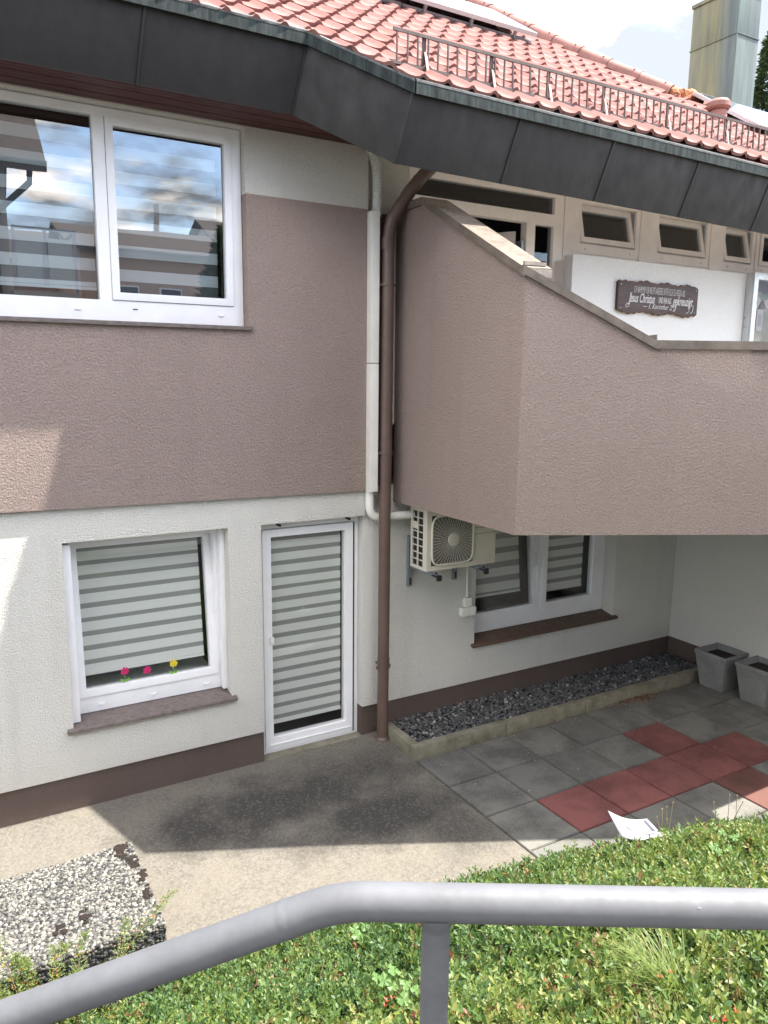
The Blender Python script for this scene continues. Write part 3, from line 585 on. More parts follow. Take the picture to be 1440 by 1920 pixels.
# closing boards behind the fascia
mb = MB(); mb.prism([J1b+Vector((-6, 0.014, 0)), J1b+Vector((0, .014, 0)), J1+Vector((0, .014, 0)), J1+Vector((-6, .014, 0))], (0, .01, 0)); mb.build('fascia_backing', 'soffit', fa)
def edge_strip(pts, name, mat, h, t, drop):
    mb = MB()
    for a, b in zip(pts[:-1], pts[1:]):
        a, b = Vector(a), Vector(b); n = Vector(((b-a).y, -(b-a).x, 0)).normalized()
        if n.y > 0: n = -n
        mb.prism([a+n*0.002-Vector((0, 0, drop)), b+n*0.002-Vector((0, 0, drop)), b+n*0.002+Vector((0, 0, h-drop)), a+n*0.002+Vector((0, 0, h-drop))], n*t)
    return mb.build(name, mat, fa)
ep = [Vector((-4, -0.60, 5.60)), J1, J2, Vector((11, -1.095, zT(11)))]
edge_strip(ep, 'drip_edge', 'drip', 0.088, 0.016, 0.05)
mb = MB()
for a, b in zip(ep[:-1], ep[1:]):
    n = Vector(((b-a).y, -(b-a).x, 0)).normalized(); n = n if n.y < 0 else -n
    u = Vector((0, 0, 0.040)); iw = Vector((0, 0.09, 0.062))
    mb.add([a+n*0.019+u, b+n*0.019+u, b+iw+u, a+iw+u], [(0, 1, 2, 3)]); mb.add([a+n*0.020+u*0.62, b+n*0.020+u*0.62, b+n*0.020+u, a+n*0.020+u], [(0, 1, 2, 3)])
mb.build('eaves_flashing', 'flash_white', fa)
so_ = MB().box(-4, 3.2, -0.44, -0.035, 5.165, 5.18).build('soffit', 'soffit', house)
nb_ = 6
for i in range(nb_):
    y0 = -0.452 + i*0.0715; MB().box(-4, 3.215, y0, y0+0.066, 5.140+(i % 2)*0.002, 5.158).build('soffit_board', 'soffit', so_, bevel=0.004)
MB().box(3.2, 11, -1.0, 0.05, 5.10, 5.13).build('soffit', 'upvc_warm', house)
mb = MB(); mb.prism([(2.40, -0.435, 5.132), J2b+Vector((0.01, 0.05, 0.05)), (3.19, -0.86, 4.92), (3.19, -0.435, 5.132)], (0, 0, 0.01)); mb.build('soffit', 'soffit', house)

# ---- roof: tiles
SL_P = 0.655; CA = math.cos(math.atan(SL_P)); SA = math.sin(math.atan(SL_P))
def roof_pt(x, s, h=0.0): return Vector((x, -0.6 + s*CA - h*SA, 5.60 + s*SA + h*CA))
HIP = [(7.72, (0.88+.6)/CA), (7.22, (1.55+.6)/CA), (6.90, (2.27+.6)/CA), (6.67, (3.27+.6)/CA), (6.50, (4.4+.6)/CA)]
RIDGE_S = (0.93+0.6)/CA
def eave_s(x):
    if x < J1.x: return 0.0
    if x < J2.x: return (J1.y + (J2.y-J1.y)*(x-J1.x)/(J2.x-J1.x) + 0.6)/CA
    return (-1.095+0.6)/CA
def top_s(x):
    if x >= HIP[0][0]: return RIDGE_S
    for (xa, sa), (xb, sb) in zip(HIP[:-1], HIP[1:]):
        if xb <= x <= xa: return sa + (sb-sa)*(xa-x)/(xa-xb)
    return 5.2
roof = empty('roof', (3.2, 0, 0)); roof.parent = house; roof.location = (0, 0, 0); BASE[roof] = BASE[house]
mb = MB(); xsr = [-4, 2.425, 2.99] + list(np.linspace(3.3, 6.5, 6)) + [6.67, 6.90, 7.22, 7.72, 9, 11]
for a, b in zip(xsr[:-1], xsr[1:]):
    mb.add([roof_pt(a, eave_s(a), -0.005), roof_pt(b, eave_s(b), -0.005), roof_pt(b, top_s(b), -0.005), roof_pt(a, top_s(a) if a < HIP[-1][0]-1e-6 else top_s(a), -0.005)], [(0, 1, 2, 3)])
mb.build('underlay', 'tile', roof)
mb = MB()                                    # the far slopes that close the roof
hp = [roof_pt(x, s, 0.0) for x, s in HIP] ; pk = roof_pt(6.5, 5.2)
mb.add([hp[0], hp[1], hp[2], hp[3], hp[4], pk, (7.6, 9, 6.2), (8.6, 4, 6.0)], [(0, 7, 6, 5, 4, 3, 2, 1)])
mb.add([pk, (-4, pk.y, pk.z), (-4, 9, 6.4), (7.6, 9, 6.2)], [(0, 3, 2, 1)])
r1, r2 = roof_pt(HIP[0][0], RIDGE_S), roof_pt(11, RIDGE_S); mb.add([r1, r2, (11, 5, 5.2), (8.6, 4, 6.0)], [(0, 1, 2, 3)])
mb.build('rear_slope', 'ridge', roof)
TW, TG = 0.203, 0.318
us = [-0.50, -0.40, -0.25, -0.08, 0.08, 0.17, 0.25, 0.33, 0.42, 0.505]
def prof(u): # height of the tile surface across its width; roll centred at u=.25
    d_ = (u-0.25)/0.235
    roll = 0.030*(0.5+0.5*math.cos(math.pi*d_)) if abs(d_) < 1 else 0.0
    pan = 0.004*((u+0.22)/0.28)**2 if u < 0.02 else 0.0
    return roll + min(pan, 0.008)
def tile_geo(cx, s0, s1, smin=None, world=True, smin_fn=None):
    vs = []; fs = []; n = len(us)
    for k, (s, lift) in enumerate(((s0-0.012, 0.037), (s0+0.02, 0.037), (s1+0.03, 0.004))):
        for u in us:
            x = cx + u*TW
            ss = s if smin_fn is None else max(s, smin_fn(x)-0.0)
            vs.append((x, ss, prof(u)+lift - (0.004 if k == 0 else 0)))
    for u in us:
        x = cx+u*TW; ss = s0-0.012
        if smin_fn is not None: ss = max(ss, smin_fn(x))
        vs.append((x, ss+0.002, prof(u)+0.008))
    for i in range(n-1):
        fs += [(i, i+1, n+i+1, n+i), (n+i, n+i+1, 2*n+i+1, 2*n+i), (3*n+i, 3*n+i+1, i+1, i)]
    return vs, fs
cand = []
ROW0 = -0.239; BUMP_X = 3.666 - 0.25*TW
for r in range(-1, 17):
    for c in range(-34, 36):
        cx = BUMP_X + c*TW; s0 = ROW0 + r*TG; s1 = s0 + TG
        if cx < -3.8 or cx > 10.6: continue
        es = min(eave_s(cx-TW/2), eave_s(cx+TW/2)); eh = max(eave_s(cx-TW/2), eave_s(cx+TW/2)); ts = min(top_s(cx-TW/2), top_s(cx+TW/2))
        if s1 < es+0.05 or s0 + 0.10 > ts: continue
        m_ = roof_pt(cx, (s0+s1)/2); px, py = project(m_)
        if not (-500 < px < 1900 and -420 < py < 700): continue
        cut = s0-0.012 < eh; inframe = -20 < px < 1460 and -20 < py
        size = 1.0/(Vector(m_)-CAM).length + (0 if inframe else -10)
        cand.append((size, cx, s0, min(s1, ts), cut))
cand.sort(key=lambda t: -t[0])
tm, tf = tile_geo(0, 0, TG); tme = bpy.data.meshes.new('roof_tile')
tme.from_pydata([(x, s*CA - h*SA, s*SA + h*CA) for x, s, h in tm], [], tf); tme.materials.append(M['tile'])
tme.polygons.foreach_set('use_smooth', [True]*len(tme.polygons)); tme.set_sharp_from_angle(angle=math.radians(40))
rest = MB(); tints = []
for k, (size, cx, s0, s1, cut) in enumerate(cand):
    if k < 300:
        if cut:
            v_, f_ = tile_geo(cx, s0, s1, smin_fn=eave_s); mbt = MB(); mbt.add([roof_pt(x, s, h) for x, s, h in v_], f_); mbt.build('roof_tile', 'tile', roof, smooth=True)
        else:
            o = bpy.data.objects.new('roof_tile', tme); COL.objects.link(o); o.parent = roof
            o.location = roof_pt(cx+random.uniform(-.003, .003), s0+random.uniform(-.006, .006), random.uniform(0, .003)) - BASE[house]
            o.rotation_euler = (random.uniform(-.006, .006), random.uniform(-.008, .008), random.uniform(-.008, .008))
    else:
        v_, f_ = tile_geo(cx, s0, s1, smin_fn=eave_s); rest.add([roof_pt(x, s + random.uniform(-.004, .004)*0, h) for x, s, h in v_], f_); tints += [random.random()]*len(f_)
if rest.f:
    ro = rest.build('roof_tile_field', 'tile', roof, smooth=True); ro['kind'] = 'stuff'
    a_ = ro.data.attributes.new('tint', 'FLOAT', 'FACE'); a_.data.foreach_set('value', tints)
# hip and ridge tiles
def ridge_run(pts, n, r=0.10):
    P = [Vector(p) for p in pts]; L = [0]
    for a, b in zip(P[:-1], P[1:]): L.append(L[-1]+(b-a).length)
    def at(t):
        t = max(0, min(L[-1], t))
        for i in range(len(P)-1):
            if t <= L[i+1]+1e-9: return P[i].lerp(P[i+1], (t-L[i])/(L[i+1]-L[i]))
        return P[-1]
    st = L[-1]/n
    for i in range(n):
        a, b = at(i*st), at((i+1)*st+0.04); t = (b-a).normalized(); sd_ = t.cross(Vector((0, 0, 1))).normalized(); up = sd_.cross(t)
        mb = MB(); vs = []; K = 9
        for p, rr in ((a, r*1.08), (b, r*0.95)):
            for k in range(K):
                an = math.pi*(-0.08 + 1.16*k/(K-1)); vs.append(p + sd_*math.cos(an)*rr + up*(math.sin(an)*rr*0.95))
        for p, rr in ((a, r*0.9),):
            for k in range(K):
                an = math.pi*(-0.08 + 1.16*k/(K-1)); vs.append(p + sd_*math.cos(an)*rr + up*(math.sin(an)*rr*0.95))
        mb.add(vs, [(k, K+k, K+k+1, k+1) for k in range(K-1)] + [(2*K+k, k, k+1, 2*K+k+1) for k in range(K-1)])
        for side_ in (-1, 1): mb.tube([a.lerp(b, 0.2)+sd_*side_*r*0.7+up*r*0.72, a.lerp(b, 0.2)+sd_*side_*r*0.78+up*r*0.82], 0.010, 6)
        mb.build('ridge_tile', 'ridge', roof, smooth=True)
ridge_run([roof_pt(x, s, 0.03) for x, s in HIP], 11, 0.105)
ridge_run([roof_pt(7.95, RIDGE_S, -0.01), roof_pt(11, RIDGE_S, -0.01)], 9, 0.07)
mb = MB()
for i in range(9):
    p = roof_pt(7.74+0.055*i, RIDGE_S-0.05, 0.03) + Vector((0, random.uniform(-.04, .04), random.uniform(-.03, .03)))
    bm = bmesh.new(); bmesh.ops.create_icosphere(bm, subdivisions=2, radius=0.085)
    for v in bm.verts: v.co = v.co*random.uniform(0.8, 1.15)
    mb.add([v.co+p for v in bm.verts], [[v.index for v in f.verts] for f in bm.faces]); bm.free()
mb.build('ridge_mortar', 'mortar_rust', roof)
# roof vent pipe with cap
vb = roof_pt(7.62, 0.80, -0.04); mb = MB()
mb.tube([vb-Vector((0, 0, .08)), vb+Vector((0, 0, .20))], [0.10, 0.085], 18)
vt = vb+Vector((0.0, 0, .20)); mb.tube([vt-Vector((0,0,.012)), vt+Vector((0, 0, .012)), vt+Vector((0, 0, .06)), vt+Vector((0, 0, .092)), vt+Vector((0, 0, .10))], [0.105, 0.125, 0.122, 0.09, 0.03], 20)
mb.build('vent_pipe', 'ridge', roof, smooth=True)
# copper clad chimney
ch = empty('chimney', (3.2, 0, 0)); ch.parent = house; ch.location = (0, 0, 0); BASE[ch] = BASE[house]
CX0, CX1, CY0, CY1, CT = 10.85, 11.36, 2.40, 3.235, 9.08
for z0, z1 in ((5.0, 8.437), (8.443, CT)): MB().box(CX0, CX1, CY0, CY1, z0, z1).build('copper_sheet', 'copper', ch, bevel=0.006)
mb = MB(); mb.box(CX0-0.012, CX1+0.012, CY0-0.012, CY1+0.012, 8.434, 8.450); mb.box(CX0-0.02, CX1+0.02, CY0-0.02, CY1+0.02, CT-0.02, CT+0.03); mb.box(CX0-0.008, CX0+0.012, CY0-0.008, CY0+0.012, 5.2, CT); mb.build('seam', 'copper', ch)

# ================================================================== THINGS ON THE HOUSE
# snow guard
sg = empty('snow_guard', (3.2, -0.83, 5.45), 'dark iron snow guard fence standing along the red tiled eaves', 'snow guard')
zt, zl = 5.70, 5.487; xe = 8.2; yg = -0.83
mb = MB(); mb.bar((2.97, yg, zt), (xe, yg, zt), 0.012, 0.022); mb.build('rail', 'guard', sg); mb = MB(); mb.bar((2.945, yg, zl), (xe, yg, zl), 0.012, 0.022); mb.build('rail', 'guard', sg)
x = 3.0
while x < xe:
    k = random.uniform(-.006, .006); MB().bar((x, yg, zl+0.0115), (x+k, yg+0.002, zt-0.0115), 0.009, 0.014, up=(0, 1, 0)).build('bar', 'guard', sg); x += 0.0865
for x in (3.215, 3.82, 4.385, 4.99, 5.765, 6.56, 7.25, 7.9):
    b_ = MB(); b_.bar((x+0.012, yg+0.012, 5.44), (x+0.018, yg+0.012, zt+0.012), 0.034, 0.006, up=(0, 1, 0)); br = b_.build('bracket', 'guard', sg)
    MB().bar((x+0.035, yg-0.03, 5.435), (x+0.025, yg+0.004, zt-0.10), 0.022, 0.006, up=(0, 1, 0)).build('strut', 'guard_pink', sg)
# solar panels
def solar_panel(name, corners, label, t=0.04, legs=True):
    a, b, c, d_ = [Vector(p) for p in corners]; n = (b-a).cross(d_-a).normalized(); n = n if n.z > 0 else -n
    th = empty(name, (a.x, a.y, a.z-0.1), label, 'solar panel', 'solar panels on the roof')
    mb = MB(); mb.prism([a, b, c, d_], -n*t); mb.build('frame', ['solar_frame'], th)
    u, v = (b-a).normalized(), (d_-a).normalized(); i = 0.03
    mb = MB(); mb.prism([a+(u+v)*i+n*0.0005, b+(-u+v)*i+n*0.0005, c-(u+v)*i+n*0.0005, d_+(u-v)*i+n*0.0005], n*0.0025); mb.build('cell_glass', 'solar', th)
    mb = MB(); mb.prism([a+(u+v)*i-n*(t+.001), b+(-u+v)*i-n*(t+.001), c-(u+v)*i-n*(t+.001), d_+(u-v)*i-n*(t+.001)], -n*0.003); mb.build('back_sheet', 'solar_back', th)
    mb = MB()
    for f in (0.15, 0.5, 0.85):
        p = a.lerp(b, f)+v*0.06-n*(t+0.002); mb.bar(p, p-n*0.10, 0.03, 0.03, up=tuple(u))
    for w_ in (0.08, 0.9): mb.bar(a+v*w_-n*0.11, b+v*w_-n*0.11, 0.035, 0.035, up=tuple(n))
    mb.build('mounting_rail', 'steel', th)
    return th
hgt = 0.16; S1 = (1.47+0.6)/CA
solar_panel('solar_panel', [roof_pt(2.75, S1, hgt), roof_pt(4.43, S1, hgt), roof_pt(4.43, S1+1.0, hgt), roof_pt(2.75, S1+1.0, hgt)], 'solar panel on the roof left of the one beside the hip')
solar_panel('solar_panel', [roof_pt(4.45, S1, hgt), roof_pt(6.14, S1, hgt), roof_pt(6.14, S1+1.0, hgt), roof_pt(4.45, S1+1.0, hgt)], 'solar panel on the red roof ending beside the hip tiles')
solar_panel('solar_panel', [roof_pt(8.02, 0.62, 0.13), roof_pt(9.7, 0.62, 0.13), roof_pt(9.7, 1.72, 0.13), roof_pt(8.02, 1.72, 0.13)], 'solar panel on the roof in front of the chimney')
# downpipe
dp = empty('downpipe', (3.36, -0.105, 0.0), 'tall brown downpipe between the glazed door and the balcony', 'downpipe')
pth = [(3.362, -0.105, 0.0), (3.366, -0.102, 1.2), (3.366, -0.10, 2.22), (3.373, -0.10, 4.40)]
MB().tube(pth, 0.052, 20).build('pipe', 'pipe_brown', dp, smooth=True)
bend = [(3.373, -0.10, 4.395)] + [(3.375+0.07*(1-math.cos(a)), -0.10-0.06*(1-math.cos(a)), 4.42+0.24*math.sin(a)) for a in np.linspace(0.05, 1.0, 7)] + [(3.52, -0.20, 4.82), (3.60, -0.26, 4.93), (3.72, -0.33, 5.06)]
MB().tube(bend, 0.053, 18).build('bend', 'pipe_brown', dp, smooth=True)
MB().tube([(3.362, -.105, .0), (3.362, -.105, .018), (3.362, -.105, .03)], [0.072, 0.068, 0.055], 20).build('base_collar', 'pipe_brown', dp, smooth=True)
for z in (4.40, 0.74): MB().tube([(3.367, -.101, z-0.05), (3.367, -.101, z+0.05)], 0.056, 20).build('sleeve', 'pipe_brown', dp, smooth=True)
for z in (0.70, 2.66, 4.07):
    mb = MB(); mb.tube([(3.367, -.101, z-0.011), (3.367, -.101, z+0.011)], 0.0585, 20)
    for sx in (-1, 1): mb.box(3.367+sx*0.058-0.014, 3.367+sx*0.058+0.014, -.11, -.088, z-0.012, z+0.012)
    mb.box(3.36, 3.372, -.05, 0.035, z-0.008, z+0.008); mb.build('clamp', 'pipe_brown', dp)
# cable duct with hose above and pipe below
cdt = empty('cable_duct', (3.22, -0.07, 2.33), 'white vertical cable duct on the wall corner beside the downpipe', 'cable duct')
MB().box(3.207, 3.285, -0.115, 0.010, 2.325, 3.42).build('cover', 'white_plastic', cdt, bevel=0.008); MB().box(3.207, 3.285, -0.115, 0.010, 3.424, 4.645).build('cover', 'white_plastic', cdt, bevel=0.008)
hp_ = [(3.296, -0.035, 4.62), (3.300, -0.035, 4.72), (3.302, -0.035, 4.90), (3.292, -0.03, 5.02), (3.262, 0.0, 5.10), (3.24, 0.06, 5.15)]
pts = []; rs = []
for a, b in zip(hp_[:-1], hp_[1:]):
    a, b = Vector(a), Vector(b); n = max(4, int((b-a).length/0.009))
    for i in range(n): pts.append(a.lerp(b, i/n)); rs.append(0.044 if len(pts) % 2 else 0.038)
hs = empty('corrugated_hose', (3.29, -0.03, 4.65), 'grey corrugated hose leading from the cable duct up under the eaves', 'hose')
MB().tube(pts, rs, 14).build('hose', 'hose', hs, smooth=False)
wp = empty('coolant_pipe', (3.25, -0.03, 2.1), 'thick white bent pipe running from the cable duct to the air conditioner', 'pipe')
cp = [(3.250, -0.03, 2.33), (3.250, -0.03, 2.24)] + [(3.34-0.09*math.cos(a), -0.03+0.005*a, 2.19-0.105*math.sin(a)) for a in np.linspace(0.1, 1.55, 8)] + [(3.50, -0.03, 2.078), (3.64, -0.05, 2.085), (3.70, -0.08, 2.09)]
MB().tube(cp, 0.038, 16).build('insulation', 'white_plastic', wp, smooth=True)
# air conditioner
ac = empty('air_conditioner', (4.03, -0.2, 1.61), 'beige outdoor air conditioner unit hanging on the wall below the balcony', 'air conditioner')
ax0, ax1, ay0, ay1, az0, az1 = 3.655, 4.418, -0.345, -0.075, 1.612, 2.165
FCX, FCZ, FH = 3.932, 1.882, 0.228
mb = MB(); mb.wall(ax0, ax1, az0, az1, ay0, ay0+0.02, [(FCX-FH, FCX+FH, FCZ-FH, FCZ+FH)])
mb.box(ax0, ax1, ay0+0.021, ay1, az0, az0+0.02); mb.box(ax0, ax1, ay0+0.021, ay1, az1-0.015, az1); mb.box(ax1-0.01, ax1, ay0+0.021, ay1, az0+0.021, az1-0.016)
mb.box(ax0+0.02, ax1-0.011, ay1-0.012, ay1, az0+0.021, az1-0.016); mb.box(ax0, ax0+0.012, ay0+0.021, ay0+0.065, az0+0.021, az1-0.016); mb.box(ax0, ax0+0.012, ay1-0.03, ay1, az0+0.021, az1-0.016)
mb.build('body', 'ac_body', ac)
MB().box(FCX-FH-0.002, FCX+FH+0.1, ay0+0.09, ay0+0.095, FCZ-FH-0.01, FCZ+FH+0.01).build('shroud', 'black', ac)
mb = MB()                               # rounded square ring round the fan
def rsq(r, k, rad): # point on a rounded square of half side r
    a = 2*math.pi*k; c, s_ = math.cos(a), math.sin(a); p = 6.0; q_ = (abs(c)**p+abs(s_)**p)**(-1/p); return (FCX+r*q_*c, FCZ+r*q_*s_)
ring = [(*rsq(FH*0.985, k/48, 0),) for k in range(49)]
mb.tube([(x, ay0-0.006, z) for x, z in ring], 0.011, 8, caps=False); mb.build('fan_ring', 'ac_body', ac, smooth=True)
mb = MB()
for k in range(44):
    a = 2*math.pi*k/44; e_ = rsq(FH*0.98, k/44, 0); mb.tube([(FCX+0.055*math.cos(a), ay0-0.014, FCZ+0.055*math.sin(a)), ((FCX+e_[0])/2, ay0-0.018, (FCZ+e_[1])/2), (e_[0], ay0-0.004, e_[1])], 0.0021, 4)
for r in np.linspace(0.075, 0.255, 15):
    pts_ = []
    for k in range(49):
        a = 2*math.pi*k/48; e_ = rsq(FH*0.975, k/48, 0); R_ = min(r, math.hypot(e_[0]-FCX, e_[1]-FCZ)); pts_.append((FCX+R_*math.cos(a), ay0-0.015+0.010*max(0, (r-0.12)/0.13), FCZ+R_*math.sin(a)))
    mb.tube(pts_, 0.0017, 3, caps=False)
mb.build('fan_grille', 'ac_body', ac)
MB().tube([(FCX, ay0-0.012, FCZ), (FCX, ay0-0.024, FCZ), (FCX, ay0-0.027, FCZ)], [0.062, 0.060, 0.045], 28).build('fan_hub', 'ac_body', ac, smooth=True)
mb = MB()
for k in range(3):
    a = 2.1*k; mb.prism([(FCX+0.03*math.cos(a), ay0+0.06, FCZ+0.03*math.sin(a)), (FCX+0.2*math.cos(a-.3), ay0+0.075, FCZ+0.2*math.sin(a-.3)), (FCX+0.2*math.cos(a+.7), ay0+0.045, FCZ+0.2*math.sin(a+.7))], (0, 0.006, 0))
mb.build('fan_blade', 'solar_back', ac)
mb = MB(); mb.box(ax0+0.02, ax0+0.03, ay0+0.065, ay1-0.03, az0+0.03, az1-0.02); mb.build('coil', 'black', ac)
mb = MB(); yA, yB = ay0+0.066, ay1-0.031
for i in range(9): z = az0+0.022+i*(az1-az0-0.044)/8; mb.box(ax0-0.001, ax0+0.010, yA, yB, z-0.004, z+0.004)
mb.box(ax0-0.0015, ax0+0.0105, (yA+yB)/2-0.006, (yA+yB)/2+0.006, az0+0.021, az1-0.016); mb.box(ax0-0.002, ax0+0.003, (yA+yB)/2+0.007, yB, az1-0.19, az1-0.125); mb.build('side_grille', 'ac_body', ac)
mb = MB()
for z in (1.96, 1.905): mb.box(4.17, ax1-0.003, ay0-0.0012, ay0-0.0002, z, z+0.004)
mb.box(ax1-0.035, ax1-0.012, ay0-0.004, ay0-0.0005, 1.945, 1.953); mb.build('panel_joint', 'dark_print', ac)
MB().box(ax1+0.001, ax1+0.03, ay0+0.10, ay1-0.02, 1.70, 2.13).build('valve_cover', 'ac_body', ac, bevel=0.01)
def text(body, size, loc, mat, parent, name='lettering', sx=1.0, shear=0.0, extrude=0.0006, align='CENTER', rotz=0.0, bold=0.0):
    cu = bpy.data.curves.new(name, 'FONT'); cu.body = body; cu.size = size; cu.extrude = extrude; cu.align_x = align; cu.shear = shear; cu.offset = bold
    to = bpy.data.objects.new(name, cu); COL.objects.link(to); bpy.context.view_layer.update()
    me = bpy.data.meshes.new_from_object(to.evaluated_get(bpy.context.evaluated_depsgraph_get())); bpy.data.objects.remove(to)
    off = BASE.get(parent, Vector((0, 0, 0)))
    mt = Matrix.Translation(Vector(loc)-off) @ Matrix.Rotation(rotz, 4, 'Y') @ Matrix.Rotation(math.pi/2, 4, 'X') @ Matrix.Diagonal((sx, 1, 1, 1))
    me.transform(mt); me.materials.clear(); me.materials.append(M[mat]); o = bpy.data.objects.new(name, me); COL.objects.link(o)
    if parent is not None: o.parent = parent; BASE[o] = off
    return o
mb = MB(); lx, lz, dd = 4.315, 2.035, 0.021                   # three red diamonds
for ang in (90, 210, 330):
    c = Vector((lx, ay0-0.0005, lz)); a = math.radians(ang); tip = c+Vector((math.cos(a), 0, math.sin(a)))*dd*2
    l_ = c+Vector((math.cos(a+math.pi/6), 0, math.sin(a+math.pi/6)))*dd*1.16; r_ = c+Vector((math.cos(a-math.pi/6), 0, math.sin(a-math.pi/6)))*dd*1.16
    mb.prism([c, r_, tip, l_], (0, -0.0012, 0))
mb.build('emblem', 'red_print', ac)
text('MITSUBISHI', 0.032, (lx, ay0-0.001, 1.985), 'red_print', ac, 'lettering', sx=0.85, bold=0.0006)
# wall brackets below it
def wall_bracket(x, label):
    t_ = empty('wall_bracket', (x, 0.03, 1.4), label, 'bracket', 'steel brackets under the air conditioner')
    MB().box(x-0.02, x+0.02, 0.0, 0.038, 1.39, 1.87).build('upright', 'steel', t_, bevel=0.002); 
    mb = MB(); mb.box(x-0.003, x+0.003, -0.46, -0.001, 1.568, 1.606); mb.box(x-0.018, x+0.018, -0.46, -0.001, 1.600, 1.606); mb.build('arm', 'steel', t_)
    mb = MB(); mb.box(x-0.022, x+0.022, -0.485, -0.462, 1.555, 1.603); mb.box(x-0.03, x+0.03, -0.455, -0.40, 1.587, 1.599); mb.tube([(x, -0.43, 1.60), (x, -0.43, 1.62)], 0.01, 6); mb.build('end_cap', 'black', t_)
    mb = MB(); mb.box(x-0.009, x+0.009, -0.006, -0.0005, 1.41, 1.47); mb.box(x-0.009, x+0.009, -0.006, -0.0005, 1.72, 1.84); mb.build('slot', 'black', t_)
wall_bracket(3.705, 'steel bracket under the grille end of the air conditioner')
wall_bracket(4.22, 'steel bracket under the lettered end of the air conditioner')
# conduit and socket boxes
cb = empty('socket_box', (4.39, 0.03, 1.05), 'white weatherproof sockets and conduit left of the window under the balcony', 'socket')
MB().tube([(4.385, 0.027, 1.19), (4.380, 0.027, 1.60)], 0.0125, 10).build('conduit', 'white_plastic', cb, smooth=True)
MB().box(4.345, 4.428, -0.002, 0.0385, 1.095, 1.185).build('junction', 'white_plastic', cb, bevel=0.006)
MB().box(4.300, 4.386, -0.02, 0.0385, 1.005, 1.092).build('socket', 'white_plastic', cb, bevel=0.008); MB().box(4.389, 4.470, -0.02, 0.0385, 1.008, 1.092).build('socket', 'white_plastic', cb, bevel=0.008)
# wooden sign
sgn = empty('wooden_sign', (6.51, -0.215, 4.12), 'dark brown live edge wooden sign with white verse lettering on the balcony wall', 'sign')
xs_ = np.linspace(5.925, 7.105, 44); top_ = [4.268+0.010*math.sin(i*0.55)+0.006*math.sin(i*1.7+1)+(-0.012 if i < 6 else 0) for i in range(44)]; bot_ = [3.982+0.012*math.sin(i*0.42+2)+0.006*math.sin(i*1.9) for i in range(44)]
MB().prism([(x, -0.238, z) for x, z in zip(xs_, bot_)] + [(x, -0.238, z) for x, z in zip(xs_[::-1], top_[::-1])], (0, 0.033, 0)).build('board', 'sign_wood', sgn)
for nm, zz, sgnm in (('bark_edge', top_, 1), ('bark_edge', bot_, -1)):
    MB().tube([(x, -0.226, z+0.004*sgnm) for x, z in zip(xs_, zz)], [0.0095+0.003*math.sin(i*2.3) for i in range(44)], 7).build(nm, 'sign_bark', sgn)
yt_ = -0.2395
text('ICH NAHM MIR VOR NICHTS ANDERES UNTER EUCH ZU WISSEN  ALS', 0.098, (6.52, yt_, 4.165), 'letter', sgn, sx=0.245, bold=-0.0012)
text('Jesus Christus', 0.125, (6.075, yt_, 4.075), 'letter', sgn, sx=0.52, shear=0.35, align='LEFT', bold=0.0012)
text('UND IHN ALS', 0.085, (6.60, yt_, 4.082), 'letter', sgn, sx=0.36, bold=0.0008)
text('gekreuzigt', 0.125, (6.72, yt_, 4.075), 'letter', sgn, sx=0.58, shear=0.35, align='LEFT', bold=0.0012)
text('\u2014 1. Korinther 2, 2', 0.075, (6.52, yt_, 4.020), 'letter', sgn, sx=0.80, shear=0.4, bold=-0.0004)
mb = MB()
for pts_ in ([(6.11, 4.165), (6.10, 4.09), (6.075, 4.03), (6.04, 4.018), (6.03, 4.035), (6.06, 4.06)], [(6.775, 4.075), (6.765, 4.03), (6.745, 4.005), (6.725, 4.015)], [(6.985, 4.07), (6.975, 4.02), (6.95, 3.998), (6.935, 4.01)], [(7.04, 4.08), (7.03, 4.02), (7.01, 4.00), (6.995, 4.012)]):
    mb.tube([(x, yt_-0.001, z) for x, z in pts_], 0.0035, 5)
mb.build('flourish', 'letter', sgn)
for x, z in ((5.96, 4.235), (7.075, 4.235), (5.965, 4.01), (7.07, 4.01)): MB().tube([(x, -0.2385, z), (x, -0.241, z)], 0.006, 8).build('screw', 'steel', sgn)
# notice board
nbd = empty('notice_board', (8.4, -0.25, 3.5), 'aluminium notice board with posters at the right edge of the balcony wall', 'notice board')
MB().box(7.943, 9.0, -0.285, -0.20, 3.30, 4.488).build('case', 'solar_frame', nbd, bevel=0.004)
frame_bars(MB(), 7.943, 9.0, 3.30, 4.488, 0.075, -0.302, -0.2865).build('door_frame', 'solar_frame', nbd, bevel=0.006)
MB().box(8.018, 8.925, -0.289, -0.2865, 3.375, 4.413).build('poster', 'nb_glass', nbd)
MB().box(8.03, 8.6, -0.2915, -0.2895, 4.29, 4.40).build('poster', 'grey_print', nbd); MB().box(8.05, 8.16, -0.292, -0.2895, 3.86, 4.09).build('poster', 'paper', nbd)
mb = MB()
for i in range(6): mb.box(8.075, 8.135, -0.2935, -0.2925, 3.92+i*0.022, 3.928+i*0.022)
mb.prism([(8.07, -0.293, 4.10), (8.17, -0.293, 4.10), (8.12, -0.293, 4.20)], (0, -0.001, 0)); mb.build('print', 'dark_print', nbd)
mb = MB(); mb.prism([(8.03, -0.2925, 4.24), (8.11, -0.2925, 4.19), (8.05, -0.2925, 4.11), (8.03, -0.2925, 4.11)], (0, -0.001, 0)); mb.prism([(8.14, -0.2925, 4.19), (8.3, -0.2925, 4.24), (8.3, -0.2925, 4.11), (8.2, -0.2925, 4.11)], (0, -0.001, 0)); mb.build('print', 'paper', nbd)
